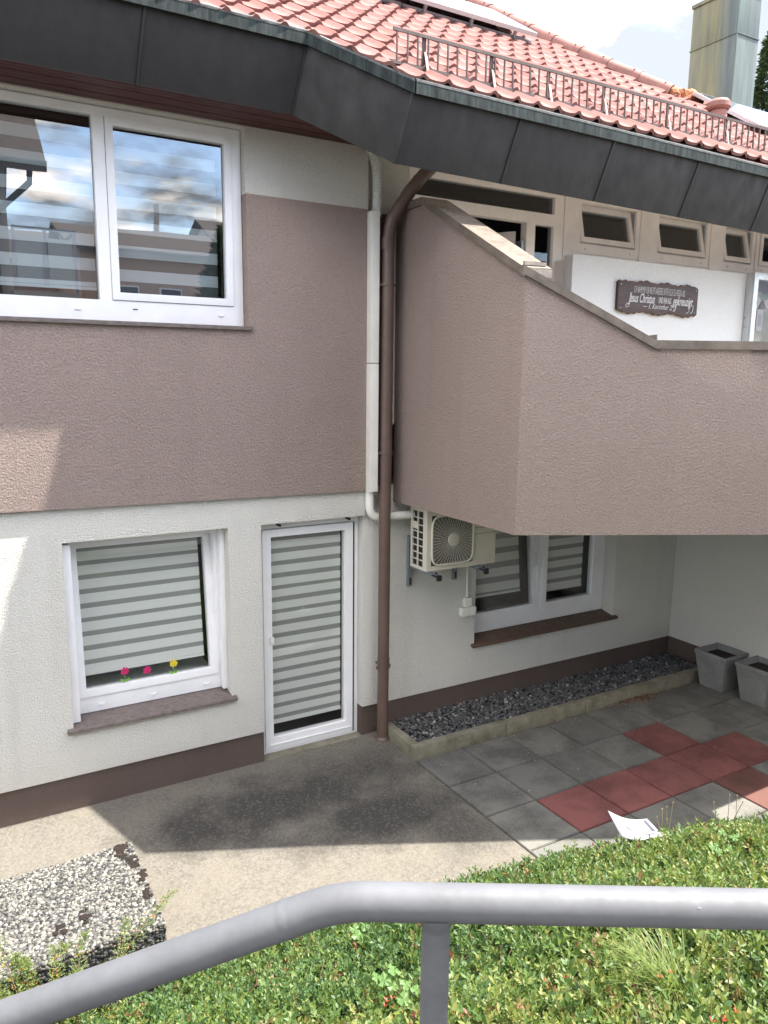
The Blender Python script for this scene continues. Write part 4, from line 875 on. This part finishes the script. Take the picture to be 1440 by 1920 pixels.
# flower stickers standing in the lower window
def flower(x, z, col, leaves, label):
    f = empty('flower_sticker', (x, 0.18, z), label, 'flower decoration', 'flower decorations in the lower window')
    for k in range(7):
        a = 2*math.pi*k/7; c, s_ = math.cos(a), math.sin(a)
        MB().prism([(x+c*0.008-s_*0.004, 0.176, z+s_*0.008+c*0.004), (x+c*0.008+s_*0.004, 0.176, z+s_*0.008-c*0.004), (x+c*0.026+s_*0.010, 0.176, z+s_*0.026-c*0.010), (x+c*0.036, 0.176, z+s_*0.036), (x+c*0.026-s_*0.010, 0.176, z+s_*0.026+c*0.010)], (0, 0.003, 0)).build('petal', 'fl_'+col, f)
    MB().tube([(x, 0.174, z), (x, 0.180, z)], 0.012, 10).build('centre', 'fl_pink' if col == 'pink' else 'fl_yellow', f)
    if leaves:
        MB().box(x-0.002, x+0.002, 0.178, 0.180, z-0.085, z-0.02).build('stem', 'fl_leaf', f)
        for sx in (-1, 1): MB().prism([(x, 0.177, z-0.085), (x+sx*0.012, 0.177, z-0.070), (x+sx*0.036, 0.177, z-0.058), (x+sx*0.034, 0.177, z-0.076), (x+sx*0.014, 0.177, z-0.090)], (0, 0.002, 0)).build('leaf', 'fl_leaf', f)
flower(1.147, 0.985, 'pink', True, 'pink flower with two green leaves in the lower window')
flower(1.322, 0.960, 'pink', False, 'small pink flower without leaves between the other two in the window')
flower(1.535, 0.978, 'yellow', True, 'yellow flower in the lower window')

# ================================================================== GROUND OBJECTS
# kerb round the gravel strip
kb = empty('kerb', (3.45, -0.6, 0), kind='structure')
def kerb_stone(x0, x1, y0, y1, h=0.115): MB().box(x0, x1, y0, y1, -0.03, h+random.uniform(-.004, .004)).build('kerb_stone', 'concrete_kerb', kb, bevel=0.008)
for x0, x1 in ((3.405, 4.42), (4.428, 5.44), (5.448, 6.46), (6.468, 7.405)): kerb_stone(x0, x1, -0.600, -0.520)
kerb_stone(3.405, 3.485, -0.516, -0.035)
def stones(n, fn, name, mat, tfn, parent=None):
    bm = bmesh.new(); bmesh.ops.create_icosphere(bm, subdivisions=1, radius=1.0); bv = np.array([v.co[:] for v in bm.verts]); bf = np.array([[v.index for v in f.verts] for f in bm.faces]); bm.free()
    V = []; F = []; T = []
    for i in range(n):
        p, sc, R_, jag = fn(i)
        v = bv*(1+rng.uniform(-jag, jag, (len(bv), 1)))*np.array(sc); v = v @ np.array(R_.to_matrix()).T + np.array(p)
        F.append(bf+len(V)*len(bv)); V.append(v); T += [tfn(i)]*len(bf)
    return np_mesh(name, np.concatenate(V), np.concatenate(F), mat, T, parent)
def gfn(i):
    x = random.uniform(3.49, 7.40); y = random.uniform(-0.515, 0.05); r = random.uniform(0.008, 0.021)
    return (x, y, 0.055+random.uniform(0, 0.028)+0.01*math.sin(x*3)), (r*1.25, r, r*0.6), Euler((random.uniform(-.7, .7), random.uniform(-.7, .7), random.uniform(0, 6.3))), 0.22
MB().box(3.486, 7.41, -0.518, 0.061, -0.03, 0.05).build('gravel_bed', 'soil')['kind'] = 'structure'
gs = stones(5200, gfn, 'gravel', 'gravel', lambda i: min(1, max(0, random.gauss(0.38, 0.2))) if random.random() > .03 else 1.0); gs['kind'] = 'stuff'
# leaf litter and petals on the patio
V = []; F = []; T = []
for i in range(420):
    if i < 170: x, y, t_, r = random.gauss(6.12, 0.16), min(-0.605, -0.66+random.gauss(0, 0.05)), random.uniform(0, 0.5), random.uniform(0.008, 0.02)
    elif i < 250: x, y, t_, r = random.uniform(3.5, 7.3), -0.605-abs(random.gauss(0, 0.03)), random.uniform(0, 0.6), random.uniform(0.004, 0.012)
    else: x, y, t_, r = random.gauss(4.9, 0.8), -0.62-abs(random.gauss(0, 0.45)), random.uniform(.7, 1), random.uniform(0.002, 0.0065)
    a = random.uniform(0, 6.3); c, s_ = math.cos(a)*r, math.sin(a)*r; z = 0.008+random.uniform(0, 0.012); b0 = len(V)
    V += [(x-c, y-s_, z), (x+s_*.5, y-c*.5, z+random.uniform(0, .008)), (x+c, y+s_, z+random.uniform(0, .006)), (x-s_*.5, y+c*.5, z)]; F.append((b0, b0+1, b0+2, b0+3)); T.append(t_)
ll = np_mesh('leaf_litter', V, F, 'litter', T); ll['kind'] = 'stuff'
# two square tapered pots
def pot(x, y, label):
    p = empty('plant_pot', (x, y, 0.004), label, 'plant pot', 'grey tapered plant pots by the side wall')
    ht, b, t_, th = 0.415, 0.135, 0.195, 0.022; mb = MB()
    def ringq(h, z): return [(x-h, y-h, z), (x+h, y-h, z), (x+h, y+h, z), (x-h, y+h, z)]
    rings = [ringq(b, 0.006), ringq(t_-0.008, ht-0.045), ringq(t_, ht-0.042), ringq(t_, ht), ringq(t_-th, ht), ringq(t_-th-0.02, ht-0.10)]
    vs = [v for r in rings for v in r]; fs = [(0, 3, 2, 1)]
    for i in range(len(rings)-1):
        for k in range(4): fs.append((i*4+k, i*4+(k+1) % 4, (i+1)*4+(k+1) % 4, (i+1)*4+k))
    mb.add(vs, fs); mb.build('pot', 'pot', p, bevel=0.005)
    MB().add(ringq(t_-th-0.012, ht-0.060), [(0, 1, 2, 3)]).build('soil', 'soil', p)
pot(7.195, -0.83, 'grey tapered plant pot at the end of the gravel strip'); pot(7.235, -1.30, 'grey tapered plant pot at the right edge of the photo')
# exposed aggregate block
blk = empty('pebble_block', (0.4, -1.6, 0.0), 'low block faced with grey and white pebbles beside the concrete path', 'stone block')
BX0, BX1, BY0, BY1, BH = -1.6, 0.857, -2.09, -1.265, 0.40
MB().box(BX0, BX1, BY0, BY1, -0.03, BH-0.006).build('core', 'pebble_mortar', blk, bevel=0.012)
def pfn(i):
    top = i < 8600; r = random.uniform(0.0068, 0.0135)
    if top:
        x, y = random.uniform(-0.55, BX1), random.uniform(BY0, BY1); p = (x, y, BH-0.004); sc = (r*1.25, r*0.95, r*0.55); e = Euler((random.uniform(-.3, .3), random.uniform(-.3, .3), random.uniform(0, 6.3)))
    elif i < 12000:
        p = (random.uniform(-0.55, BX1), BY0-0.001, random.uniform(-0.01, BH)); sc = (r*1.25, r*0.6, r*1.0); e = Euler((random.uniform(-.3, .3), random.uniform(0, 6.3), random.uniform(-.3, .3)))
    elif i < 13200:
        p = (BX1-0.001, random.uniform(BY0, BY1), random.uniform(-0.01, BH)); sc = (r*0.6, r*1.2, r*0.95); e = Euler((random.uniform(0, 6.3), random.uniform(-.3, .3), random.uniform(-.3, .3)))
    else:
        p = (random.uniform(-0.5, BX1), BY1+0.001, random.uniform(0.2, BH)); sc = (r*1.2, r*0.6, r); e = Euler((0, random.uniform(0, 6.3), 0))
    PT.append(min(1, max(0, random.gauss(0.47, 0.29))) if p[2] > BH-0.03 else min(1, max(0, random.gauss(0.22, 0.2)))); return p, sc, e, 0.10  # side pebbles tinted darker than the top, shading put into their colour
PT = []
pb = stones(13800, pfn, 'pebble_coating', 'pebble', lambda i: PT[i], blk); pb['kind'] = 'stuff'; pb.data.polygons.foreach_set('use_smooth', np.ones(len(pb.data.polygons), dtype=bool))
mb = MB()
for x, y, r, n in ((0.80, -1.32, 0.045, 26), (0.83, -1.47, 0.03, 14), (0.845, -1.62, 0.025, 10), (0.83, -1.80, 0.035, 12), (0.48, -1.84, 0.03, 10), (0.36, -1.87, 0.03, 8)):
    for i in range(n):
        px_, py_ = x+random.gauss(0, r*.5), y+random.gauss(0, r); q_ = 0.012*random.uniform(.6, 1.4)
        mb.add([(px_-q_, py_-q_, BH+.004), (px_+q_, py_-q_, BH+.006), (px_+q_, py_+q_, BH+.005), (px_-q_, py_+q_, BH+.004), (px_, py_, BH+.011)], [(0, 1, 4), (1, 2, 4), (2, 3, 4), (3, 0, 4)])
mb.build('moss', 'moss', blk)['kind'] = 'stuff'

# ---- handrail
hr = empty('handrail', (0.427, -5.254, 1.70), 'grey painted tubular steel handrail crossing the foreground', 'handrail')
RB = Vector((0.341, -5.194, 2.75)); dh = Vector((0.857, -0.515, 0)).normalized(); dl = (Vector((0.009, -5.008, 2.60))-RB).normalized()
path = [RB+dl*1.3, RB+dl*0.7, RB+dl*0.09, RB+dl*0.05]
for i in range(1, 12):
    t_ = i/12; a, b, c = RB+dl*0.036, RB, RB+dh*0.036; path.append(a*(1-t_)**2+b*2*t_*(1-t_)+c*t_*t_)
path += [RB+dh*0.05, RB+dh*0.09, RB+dh*0.5, RB+dh*2.2]
MB().tube(path, 0.0204, 32).build('rail', 'rail', hr, smooth=True)
wr = RB+dl*0.062; MB().tube([wr-dl*0.006, wr-dl*0.002, wr+dl*0.002, wr+dl*0.006], [0.0204, 0.0208, 0.0208, 0.0204], 32).build('weld', 'rail', hr, smooth=True)
c = RB+dh*0.386; n_v = Vector((dh.y, -dh.x, 0)); o_ = n_v*math.cos(0.62)+Vector((0, 0, 1))*math.sin(0.62)
mb = MB(); mb.prism([c+o_*0.0202-dh*0.0022, c+o_*0.0202+dh*0.001-Vector((0, 0, .0014)), c+o_*0.0202+dh*0.0026+Vector((0, 0, .0004)), c+o_*0.0202+Vector((0, 0, .0016))], o_*0.0007)
mb.build('paint_chip', 'letter', hr)
pp = RB + dh*0.107
MB().tube([(pp.x, pp.y, 1.66), (pp.x, pp.y, 2.733)], 0.0158, 24).build('post', 'rail', hr, smooth=True)
MB().tube([(pp.x, pp.y, 2.722), (pp.x, pp.y, 2.730), (pp.x, pp.y, 2.738)], [0.0162, 0.0185, 0.021], 24).build('weld', 'rail', hr, smooth=True)
p3 = RB + dh*1.6; MB().tube([(p3.x, p3.y, 1.66), (p3.x, p3.y, 2.733)], 0.0158, 24).build('post', 'rail', hr, smooth=True)

# ---- ground cover on the bank
def leaf_cloud(n_sprig, n_leaf, seedbox, name):
    X = rng.uniform(seedbox[0], seedbox[1], n_sprig*6); D = rng.uniform(-0.08, 3.35, n_sprig*6); Y = bank_toe(X)-D
    wob = 0.10*np.sin(X*2.3+1)+0.07*np.sin(X*5.1)+0.05*np.sin(X*9.7+2)
    ok = (D > 0.02+wob*0.7)
    Z = np.where(D > 0, bank_z(X, Y), 0)
    v = np.stack([X, Y, Z], -1)-np.array(CAM); zc = v@np.array(FWD); px = 720+1442*(v@np.array(RGT))/np.maximum(zc, .05); py = 960+1442*(v@np.array(DWN))/np.maximum(zc, .05)
    ok &= (zc > 0.3) & (px > -220) & (px < 1660) & (py < 2350)
    ok &= ~((X < BX1+0.03) & (Y > BY0-0.05))
    # bare reddish hollows
    hollow = np.exp(-(((X-1.25)/0.16)**2+((Y+3.78)/0.13)**2)) + np.exp(-(((X-1.78)/0.12)**2+((Y+4.85)/0.08)**2))
    gaps = np.clip(np.sin(X*7.3+3*np.sin(Y*5.1))*np.sin(Y*8.7+2*np.sin(X*4.3))-0.35, 0, 1)*1.1
    ok &= rng.uniform(0, 1, len(X)) > hollow*0.85+gaps*np.clip(D, 0, 1)
    idx = np.where(ok)[0][:n_sprig]; X, Y, Z, D = X[idx], Y[idx], Z[idx], D[idx]; n = len(X)
    mound = 0.06*np.sin(X*4.1+Y*2.2)+0.06*np.sin(X*2.2-Y*5.3+1)+0.045*np.sin(X*11+Y*9)*np.sin(Y*13-X*4)
    H = np.clip(0.085 + mound*1.0, 0.015, 0.24)*np.clip((D+0.25)/1.3, 0.22, 1)
    az = rng.uniform(0, 2*np.pi, n); el = rng.uniform(0.25, 1.35, n)
    dirs = np.stack([np.cos(az)*np.cos(el), np.sin(az)*np.cos(el)-0.0, np.sin(el)], -1)
    L = rng.uniform(0.07, 0.17, n)
    base = np.stack([X, Y, Z+H*rng.uniform(0.05, 0.75, n)], -1)
    patch = 0.5+0.25*np.sin(X*1.7+2.0*np.sin(Y*1.3))+0.25*np.sin(Y*2.9+X*0.8)
    tone = np.clip(0.13 + 0.42*patch*np.clip((D-0.1)/1.0, 0.12, 1) + rng.normal(0, 0.10, n), 0.0, 0.70)
    dead = rng.uniform(0, 1, n); tone = np.where(dead < 0.035, rng.uniform(0.72, 0.86, n), tone); tone = np.where(dead > 0.9975, 1.0, tone)
    k = np.arange(n_leaf)
    t_ = (k+0.6)/n_leaf
    bend = np.stack([np.zeros(n), np.zeros(n), -rng.uniform(0.1, 0.5, n)], -1)
    C_ = base[:, None, :] + dirs[:, None, :]*(L[:, None]*t_[None])[..., None] + bend[:, None, :]*((L[:, None]*t_[None]**2)[..., None])
    side = np.cross(dirs, np.array([0, 0, 1.0])); side /= np.linalg.norm(side, axis=1, keepdims=True)+1e-6; up = np.cross(side, dirs)
    ph = rng.uniform(0, 6.28, (n, 1)) + k[None]*2.4
    out = side[:, None, :]*np.cos(ph)[..., None] + up[:, None, :]*np.sin(ph)[..., None]
    ld = out*0.8 + dirs[:, None, :]*0.55 + np.array([0, -0.05, 0.35]); ld /= np.linalg.norm(ld, axis=-1, keepdims=True)
    ls = rng.uniform(0.0085, 0.0185, (n, n_leaf))*(0.75+0.25*np.sin(np.pi*t_)[None])
    ls *= np.where(rng.uniform(0, 1, (n, 1)) < 0.15, 1.35, 1.0)
    sd = np.cross(ld, np.array([0, 0, 1.0]) + rng.normal(0, 0.35, ld.shape)); sd /= np.linalg.norm(sd, axis=-1, keepdims=True)+1e-6
    nrm = np.cross(sd, ld)
    p0 = C_; p2 = C_ + ld*(2*ls)[..., None]; mid = C_ + ld*(ls*1.05)[..., None]
    p1 = mid + sd*(ls*0.48)[..., None] + nrm*(ls*0.16)[..., None]; p3 = mid - sd*(ls*0.48)[..., None] + nrm*(ls*0.16)[..., None]
    V = np.stack([p0, p1, p2, p3], 2).reshape(-1, 3); m = n*n_leaf
    b0 = np.arange(m)*4; F = np.concatenate([np.stack([b0, b0+1, b0+2], -1), np.stack([b0, b0+2, b0+3], -1)])
    T = np.clip(np.repeat(tone, n_leaf)+rng.normal(0, 0.10, m) + (np.tile(t_, n)-0.5)*0.10, 0, 1); T = np.concatenate([T, np.clip(T+0.02, 0, 1)])
    o = np_mesh(name, V, F, 'leaves', T); o['kind'] = 'stuff'; return o
leaf_cloud(21000, 15, (-1.2, 7.4), 'ground_cover')
# stems and red berries among the leaves
mb = MB()
for i in range(700):
    x = random.uniform(0.3, 5.5); d_ = random.uniform(0.05, 3.0); y = float(bank_toe(np.array(x)))-d_; z = float(bank_z(x, y)); a = random.uniform(0, 6.3); l = random.uniform(0.08, 0.22)
    p = Vector((x, y, z+0.01)); q_ = p+Vector((math.cos(a)*l*.7, math.sin(a)*l*.7, random.uniform(0.06, 0.14))); mb.tube([p, p.lerp(q_, .5)+Vector((0, 0, .02)), q_], [0.0022, 0.0018, 0.001], 4, caps=False)
mb.build('bank_twigs', 'twig')['kind'] = 'stuff'
mb = MB()
for cx_, cy_, n in ((1.70, -4.17, 3), (1.66, -4.80, 12), (1.60, -2.84, 4), (2.2, -3.2, 2), (1.85, -4.52, 3), (3.3, -3.3, 6), (2.7, -2.75, 2), (1.28, -3.76, 9), (2.4, -4.1, 3), (1.9, -3.0, 4)):
    for i in range((n+1)//2):
        x, y = cx_+random.gauss(0, .03), cy_+random.gauss(0, .03); z = float(bank_z(x, y))+random.uniform(0.12, 0.17); r = 0.0065; a = random.uniform(0, 6.3)
        for k in range(3):
            b_ = a+k*2.1; mb.add([(x, y, z), (x+math.cos(b_-.4)*r, y+math.sin(b_-.4)*r, z+.004), (x+math.cos(b_)*r*1.7, y+math.sin(b_)*r*1.7, z+.008), (x+math.cos(b_+.4)*r, y+math.sin(b_+.4)*r, z+.004)], [(0, 1, 2, 3)])
rl = mb.build('red_leaves', 'fl_centre'); rl['kind'] = 'stuff'
# broad leaved weeds
def weed(x, y, lift, n, R0, label, seed):
    rnd = random.Random(seed); z = float(bank_z(x, y)); t = empty('weed', (x, y, z), label, 'weed plant', 'broad leaved weeds growing in the ground cover')
    for i in range(n):
        a = rnd.uniform(0, 6.3); rr = rnd.uniform(0.02, R0); c = Vector((x+math.cos(a)*rr, y+math.sin(a)*rr, z+lift+rnd.uniform(-.02, .03)))
        MB().tube([(x, y, z), Vector((x, y, z)).lerp(c, .6)+Vector((0, 0, .01)), c], 0.0018, 5, caps=False).build('stalk', 'grass', t)
        s_ = rnd.uniform(0.022, 0.034); nrm = Vector((rnd.uniform(-.4, .4), rnd.uniform(-.7, 0), 1)).normalized(); u = nrm.orthogonal().normalized(); w_ = nrm.cross(u); rot = rnd.uniform(0, 6.3)
        for k in range(3):
            b_ = rot+k*2.094; vs = [c]; K = 7
            for j in range(K):
                an = b_ + (j/(K-1)-0.5)*1.9; r_ = s_*(1.0 - 0.35*abs(j/(K-1)-0.5)*2 + 0.08*(j % 2)); vs.append(c+(u*math.cos(an)+w_*math.sin(an))*r_+nrm*0.004*math.cos(j*2.0))
            m_ = MB(); m_.add(vs, [(0, j, j+1) for j in range(1, K)]); m_.build('leaf', 'weed', t)
weed(3.50, -3.55, 0.17, 6, 0.10, 'pale green weed with lobed leaves behind the paper', 1)
weed(1.336, -3.70, 0.15, 7, 0.08, 'pale green weed left of the handrail post', 2)
weed(1.63, -2.86, 0.16, 4, 0.06, 'broad leaved weed below the handrail bend', 3)
# grass tuft
def tuft(x, y, n, label, spread=0.30):
    z = float(bank_z(x, y)); t = empty('grass_tuft', (x, y, z), label, 'grass tuft'); V = []; F = []; T = []
    for i in range(n):
        a = random.gauss(2.3, 0.9); l = random.uniform(0.16, spread); w_ = random.uniform(0.0012, 0.0024); h = random.uniform(0.10, 0.26)
        o_ = Vector((x+random.gauss(0, .025), y+random.gauss(0, .025), z+0.02)); d_ = Vector((math.cos(a), math.sin(a), 0)); sd_ = Vector((-d_.y, d_.x, 0)); b0 = len(V)
        for k in range(6):
            u = k/5; p = o_ + d_*l*u + Vector((0, 0, h*(1.75*u-0.95*u*u))); ww = w_*(1-u*0.9); V += [p-sd_*ww, p+sd_*ww]
        for k in range(5): F.append((b0+2*k, b0+2*k+1, b0+2*k+3, b0+2*k+2)); 
        T += [min(1, max(0, random.gauss(0.5, 0.3)))]*5
    np_mesh('blade_clump', V, F, 'grass', T, t)['kind'] = 'stuff'
tuft(1.90, -4.50, 130, 'yellow green grass tuft arching over the ground cover at lower right')
# dry seed stalks by the paper
def stalks(x, y, n, label):
    z = float(bank_z(x, y)); t = empty('dry_stalk', (x, y, z), label, 'dry flower', 'dry seed stalks at the edge of the patio')
    mb = MB(); hd = MB()
    for i in range(n):
        p = Vector((x+random.gauss(0, .03), y+random.gauss(0, .03), z)); q_ = p+Vector((random.gauss(0, .05), random.gauss(0, .04), random.uniform(.22, .32))); mb.tube([p, p.lerp(q_, .5)+Vector((.01, 0, 0)), q_], 0.0024, 5, caps=False)
        hd.tube([q_-Vector((0, 0, .006)), q_, q_+Vector((0, 0, .008))], [0.002, 0.0055, 0.003], 6)
    mb.build('stem', 'fl_straw', t); hd.build('seed_head', 'fl_straw', t)
stalks(4.28, -2.52, 6, 'dry white seed stalks just right of the paper'); stalks(4.72, -2.72, 4, 'dry seed stalks between the paper and the right edge')
# shrub with orange flowers by the block
def shrub(x, y, label, sprays):
    t = empty('shrub', (x, y, 0.1), label, 'shrub')
    for (bx, by, bz, ex, ey, ez, nn) in sprays:
        a, b = Vector((bx, by, bz)), Vector((ex, ey, ez)); d_ = (b-a); L_ = d_.length; d_.normalize(); sd_ = d_.cross(Vector((0, 0, 1))).normalized(); up = sd_.cross(d_)
        V = []; F = []; T = []; stem = MB(); ctrl = [a.lerp(b, u)+Vector((0, 0, 0.05*math.sin(math.pi*u))) for u in np.linspace(0, 1, 7)]; stem.tube(ctrl, [0.003*(1-.7*u) for u in np.linspace(0, 1, 7)], 5, caps=False)
        br = stem.build('branch', 'twig', t)
        for i in range(nn):
            u = random.uniform(0.02, 1); p = a.lerp(b, u)+Vector((0, 0, 0.05*math.sin(math.pi*u))); ang = random.uniform(0, 6.3); side_l = (1-u*.7)*0.055+0.012
            dd_ = (sd_*math.cos(ang)+up*math.sin(ang))*0.8+d_*0.7; p2 = p+dd_*side_l*random.uniform(0.1, 1)
            l = random.uniform(0.008, 0.015); w_ = l*0.22; e_ = (dd_+Vector((random.gauss(0, .5), random.gauss(0, .5), random.gauss(0, .5)))).normalized(); s2 = e_.orthogonal().normalized(); b0 = len(V)
            orange = random.random() < (0.09 if u < .75 else 0.02)
            if orange: l *= .5; w_ = l*0.8
            V += [p2-e_*l*.5, p2+s2*w_, p2+e_*l, p2-s2*w_]; F.append((b0, b0+1, b0+2, b0+3)); T.append(1.0 if orange else min(.68, max(0, random.gauss(0.36, 0.18))))
        np_mesh('foliage', V, F, 'needle', T, t)['kind'] = 'stuff'
sp = []
for i in range(52):
    bx, by = random.uniform(-0.35, 0.55), random.uniform(-2.55, -2.15); ex = bx+random.uniform(-.22, .28); ey = by+random.uniform(-.05, .30); sp.append((bx, by, float(bank_z(bx, by))+0.06, ex, ey-0.06, 0.24+random.uniform(-.05, .16)*(1.0 if bx < .1 else .5), 420))
for i in range(34):
    bx, by = random.uniform(-0.40, 0.28), random.uniform(-2.40, -2.10); sp.append((bx, by, 0.12, bx+random.uniform(-.16, .20), by+random.uniform(-.02, .20), 0.44+random.uniform(-.10, .16)*(1 if bx < .1 else .6), 460))
sp += [(0.45, -2.30, 0.25, 0.93, -2.02, 0.52, 520), (0.15, -2.3, 0.25, 0.05, -2.05, 0.62, 380), (0.35, -2.35, .25, .45, -2.12, .52, 380), (0.30, -2.35, .25, .30, -2.12, .50, 380), (.55, -2.35, .25, .66, -2.1, .5, 380)]
shrub(0.2, -2.3, 'low evergreen shrub with orange flowers in front of the pebble block', sp)
# paper lying on the bank
pr = empty('paper_leaflet', (3.8, -2.6, 0.3), 'white folded leaflet lying on the ground cover at the patio edge', 'leaflet')
def leaflet(u, v):                       # u across, v down the sheet
    A, B_, Cc, D_ = Vector((3.776, -2.472, 0.400)), Vector((4.035, -2.59, 0.325)), Vector((3.98, -2.775, 0.315)), Vector((3.752, -2.625, 0.290))
    p = A.lerp(B_, u).lerp(D_.lerp(Cc, u), v); p.z -= 0.03*math.sin(math.pi*u)*(1-0.5*v); p += Vector((0.03, -0.05, 0))*math.sin(math.pi*min(1, u*1.6))*v*0.6; return p
mb = MB(); n_ = 12
for i in range(n_+1):
    for j in range(n_+1): mb.v.append(tuple(leaflet(i/n_, j/n_)))
for i in range(n_):
    for j in range(n_): mb.f.append((i*(n_+1)+j, (i+1)*(n_+1)+j, (i+1)*(n_+1)+j+1, i*(n_+1)+j+1)); mb.m.append(0)
sh_ = mb.build('sheet', 'paper', pr, smooth=True); md = sh_.modifiers.new('thickness', 'SOLIDIFY'); md.thickness = 0.003; md.offset = 0
mb = MB()
def patch_(u0, u1, v0, v1):
    K = 3
    for i in range(K):
        for j in range(K):
            q_ = [leaflet(u0+(u1-u0)*a/K, v0+(v1-v0)*b/K)+Vector((0, 0, .0042)) for a, b in ((i, j), (i+1, j), (i+1, j+1), (i, j+1))]; mb.add(q_, [(0, 1, 2, 3)])
for k in range(7): patch_(0.08, 0.08+random.uniform(.10, .2), 0.40+k*0.07, 0.40+k*0.07+0.02)
patch_(0.22, 0.34, 0.45, 0.62); patch_(0.30, 0.40, 0.1, 0.12); patch_(.5, .9, .8, .82); patch_(.86, .93, .1, .7); patch_(0.5, .62, .5, .52)
mb.build('print', 'grey_print', pr)

# ================================================================== BEYOND
# conifer behind the chimney
def conifer(x, y, z0, h, r, label, seed, n=9000):
    rg = np.random.default_rng(seed); t = empty('conifer_tree', (x, y, z0), label, 'tree'); MB().tube([(x, y, z0), (x+.05, y, z0+h*.5), (x, y, z0+h*.97)], [r*.13, r*.08, 0.02], 10).build('trunk', 'bark', t, smooth=True)
    u = rg.uniform(0.06, 1, n)**0.9; a = rg.uniform(0, 6.283, n); lob = 1+0.28*np.sin(a*5+u*23)+0.2*np.sin(u*41+a*2); rad = r*(1-u)**0.75*lob*rg.uniform(.35, 1, n)**.5+0.06
    P = np.stack([x+np.cos(a)*rad, y+np.sin(a)*rad, z0+h*u-rad*0.25], -1); d_ = np.stack([np.cos(a), np.sin(a), rg.uniform(-.5, .6, n)], -1)+rg.normal(0, .5, (n, 3)); d_ /= np.linalg.norm(d_, axis=1, keepdims=True)
    s_ = np.cross(d_, rg.normal(0, 1, (n, 3))); s_ /= np.linalg.norm(s_, axis=1, keepdims=True); l = rg.uniform(.12, .30, n)[:, None]*(r/1.6)
    V = np.stack([P, P+d_*l*.6+s_*l*.22, P+d_*l*1.2, P+d_*l*.6-s_*l*.22], 1).reshape(-1, 3); b0 = np.arange(n)*4; F = np.stack([b0, b0+1, b0+2, b0+3], -1)
    np_mesh('crown', V, F, 'tree_leaf', np.clip(rg.normal(.45, .28, n), 0, 1), t)
conifer(21.35, 9.2, 1.0, 11.9, 1.15, 'dark green conifer rising behind the chimney at the right edge', 5, 14000)
conifer(9.4, -21.0, 1.7, 6.6, 2.0, 'conifer reflected in the right pane of the upper window', 6)
# houses across the street, seen as reflections in the upper window
def gable_house(x0, x1, y0, y1, z0, ze, zr, wall, label, ridge_x=True, wins=(), ov=0.5):
    h = empty('neighbour_house', ((x0+x1)/2, (y0+y1)/2, z0), label, 'house', 'houses across the street reflected in the upper window')
    mb = MB(); mb.box(x0, x1, y0, y1, z0-0.3, ze)
    if ridge_x: ym = (y0+y1)/2; mb.prism([(x0, y0, ze+.001), (x0, y1, ze+.001), (x0, ym, zr-.1)], (x1-x0, 0, 0))
    else: xm = (x0+x1)/2; mb.prism([(x0, y1, ze+.001), (x1, y1, ze+.001), (xm, y1, zr-.1)], (0, y0-y1, 0))
    mb.build('wall', wall, h); mb = MB(); t_ = 0.12
    if ridge_x:
        k = (zr-ze)/((y1-y0)/2)
        for sgn_, ye in ((1, y1+ov), (-1, y0-ov)): mb.prism([(x0-ov, ye, ze-ov*k), (x1+ov, ye, ze-ov*k), (x1+ov, ym, zr), (x0-ov, ym, zr)], (0, 0, t_))
    else:
        k = (zr-ze)/((x1-x0)/2)
        for xe_ in (x1+ov, x0-ov): mb.prism([(xe_, y0-ov, ze-ov*k), (xe_, y1+ov, ze-ov*k), (xm, y1+ov, zr), (xm, y0-ov, zr)], (0, 0, t_))
    mb.build('roof', 'nb_roof', h)
    for (wx, wz, ww, wh) in wins:
        f = MB().box(wx-ww/2, wx+ww/2, y1, y1+0.05, wz, wz+wh).build('window', 'upvc', h); MB().box(wx-ww/2+.06, wx+ww/2-.06, y1+0.05, y1+0.06, wz+.06, wz+wh-.06).build('pane', 'nb_glass', h)
    return h
h1 = gable_house(-8.0, 1.55, -20.0, -11.6, 1.72, 7.75, 11.5, 'nb_wall', 'pale neighbour house with gutter reflected at the left of the upper window', ov=0.7, wins=((-1.2, 4.6, 1.2, 1.3),))
mb = MB(); mb.tube([(-8.6, -10.95, 7.28), (2.25, -10.95, 7.28)], 0.075, 8); mb.tube([(1.95, -10.95, 7.25), (1.95, -11.1, 6.95), (1.40, -11.45, 6.45), (1.30, -11.52, 6.2), (1.30, -11.52, 1.72)], 0.06, 10); mb.build('gutter', 'fascia', h1)
mb = MB(); mb.box(1.56, 2.8, -12.6, -11.5, 4.75, 4.95); mb.build('balcony_slab', 'nb_wall', h1)
mb = MB()
for x in (1.62, 2.2, 2.77): mb.box(x-.03, x+.03, -11.55, -11.5, 4.95, 6.15)
mb.box(1.6, 2.8, -11.555, -11.495, 6.15, 6.2); mb.box(2.745, 2.795, -12.6, -11.556, 6.15, 6.2); mb.build('balcony_rail', 'steel', h1)
for a, b in ((1.67, 2.15), (2.25, 2.72)): MB().box(a, b, -11.54, -11.52, 5.05, 6.0).build('balcony_panel', 'frost', h1)
h2 = gable_house(5.2, 14.0, -34.0, -26.0, 1.72, 8.05, 9.4, 'nb_pink', 'low pink neighbour house with chimney reflected in the upper window', ov=0.4, wins=((6.9, 5.6, .9, 1.1), (8.6, 5.6, .9, 1.1), (11.0, 5.6, .9, 1.1)))
mb = MB(); mb.box(9.3, 9.5, -31, -30.8, 8.6, 10.9); mb.build('chimney', 'nb_wall', h2)
gable_house(15.0, 24.0, -46.0, -38.0, 1.72, 10.4, 12.4, 'nb_wall', 'farther neighbour house with grey roof reflected in the upper window')
gable_house(3.4, 5.6, -40.0, -32.0, 1.72, 8.2, 9.9, 'nb_pink', 'small far house reflected between the two panes of the upper window')
print('objects', len(bpy.data.objects))
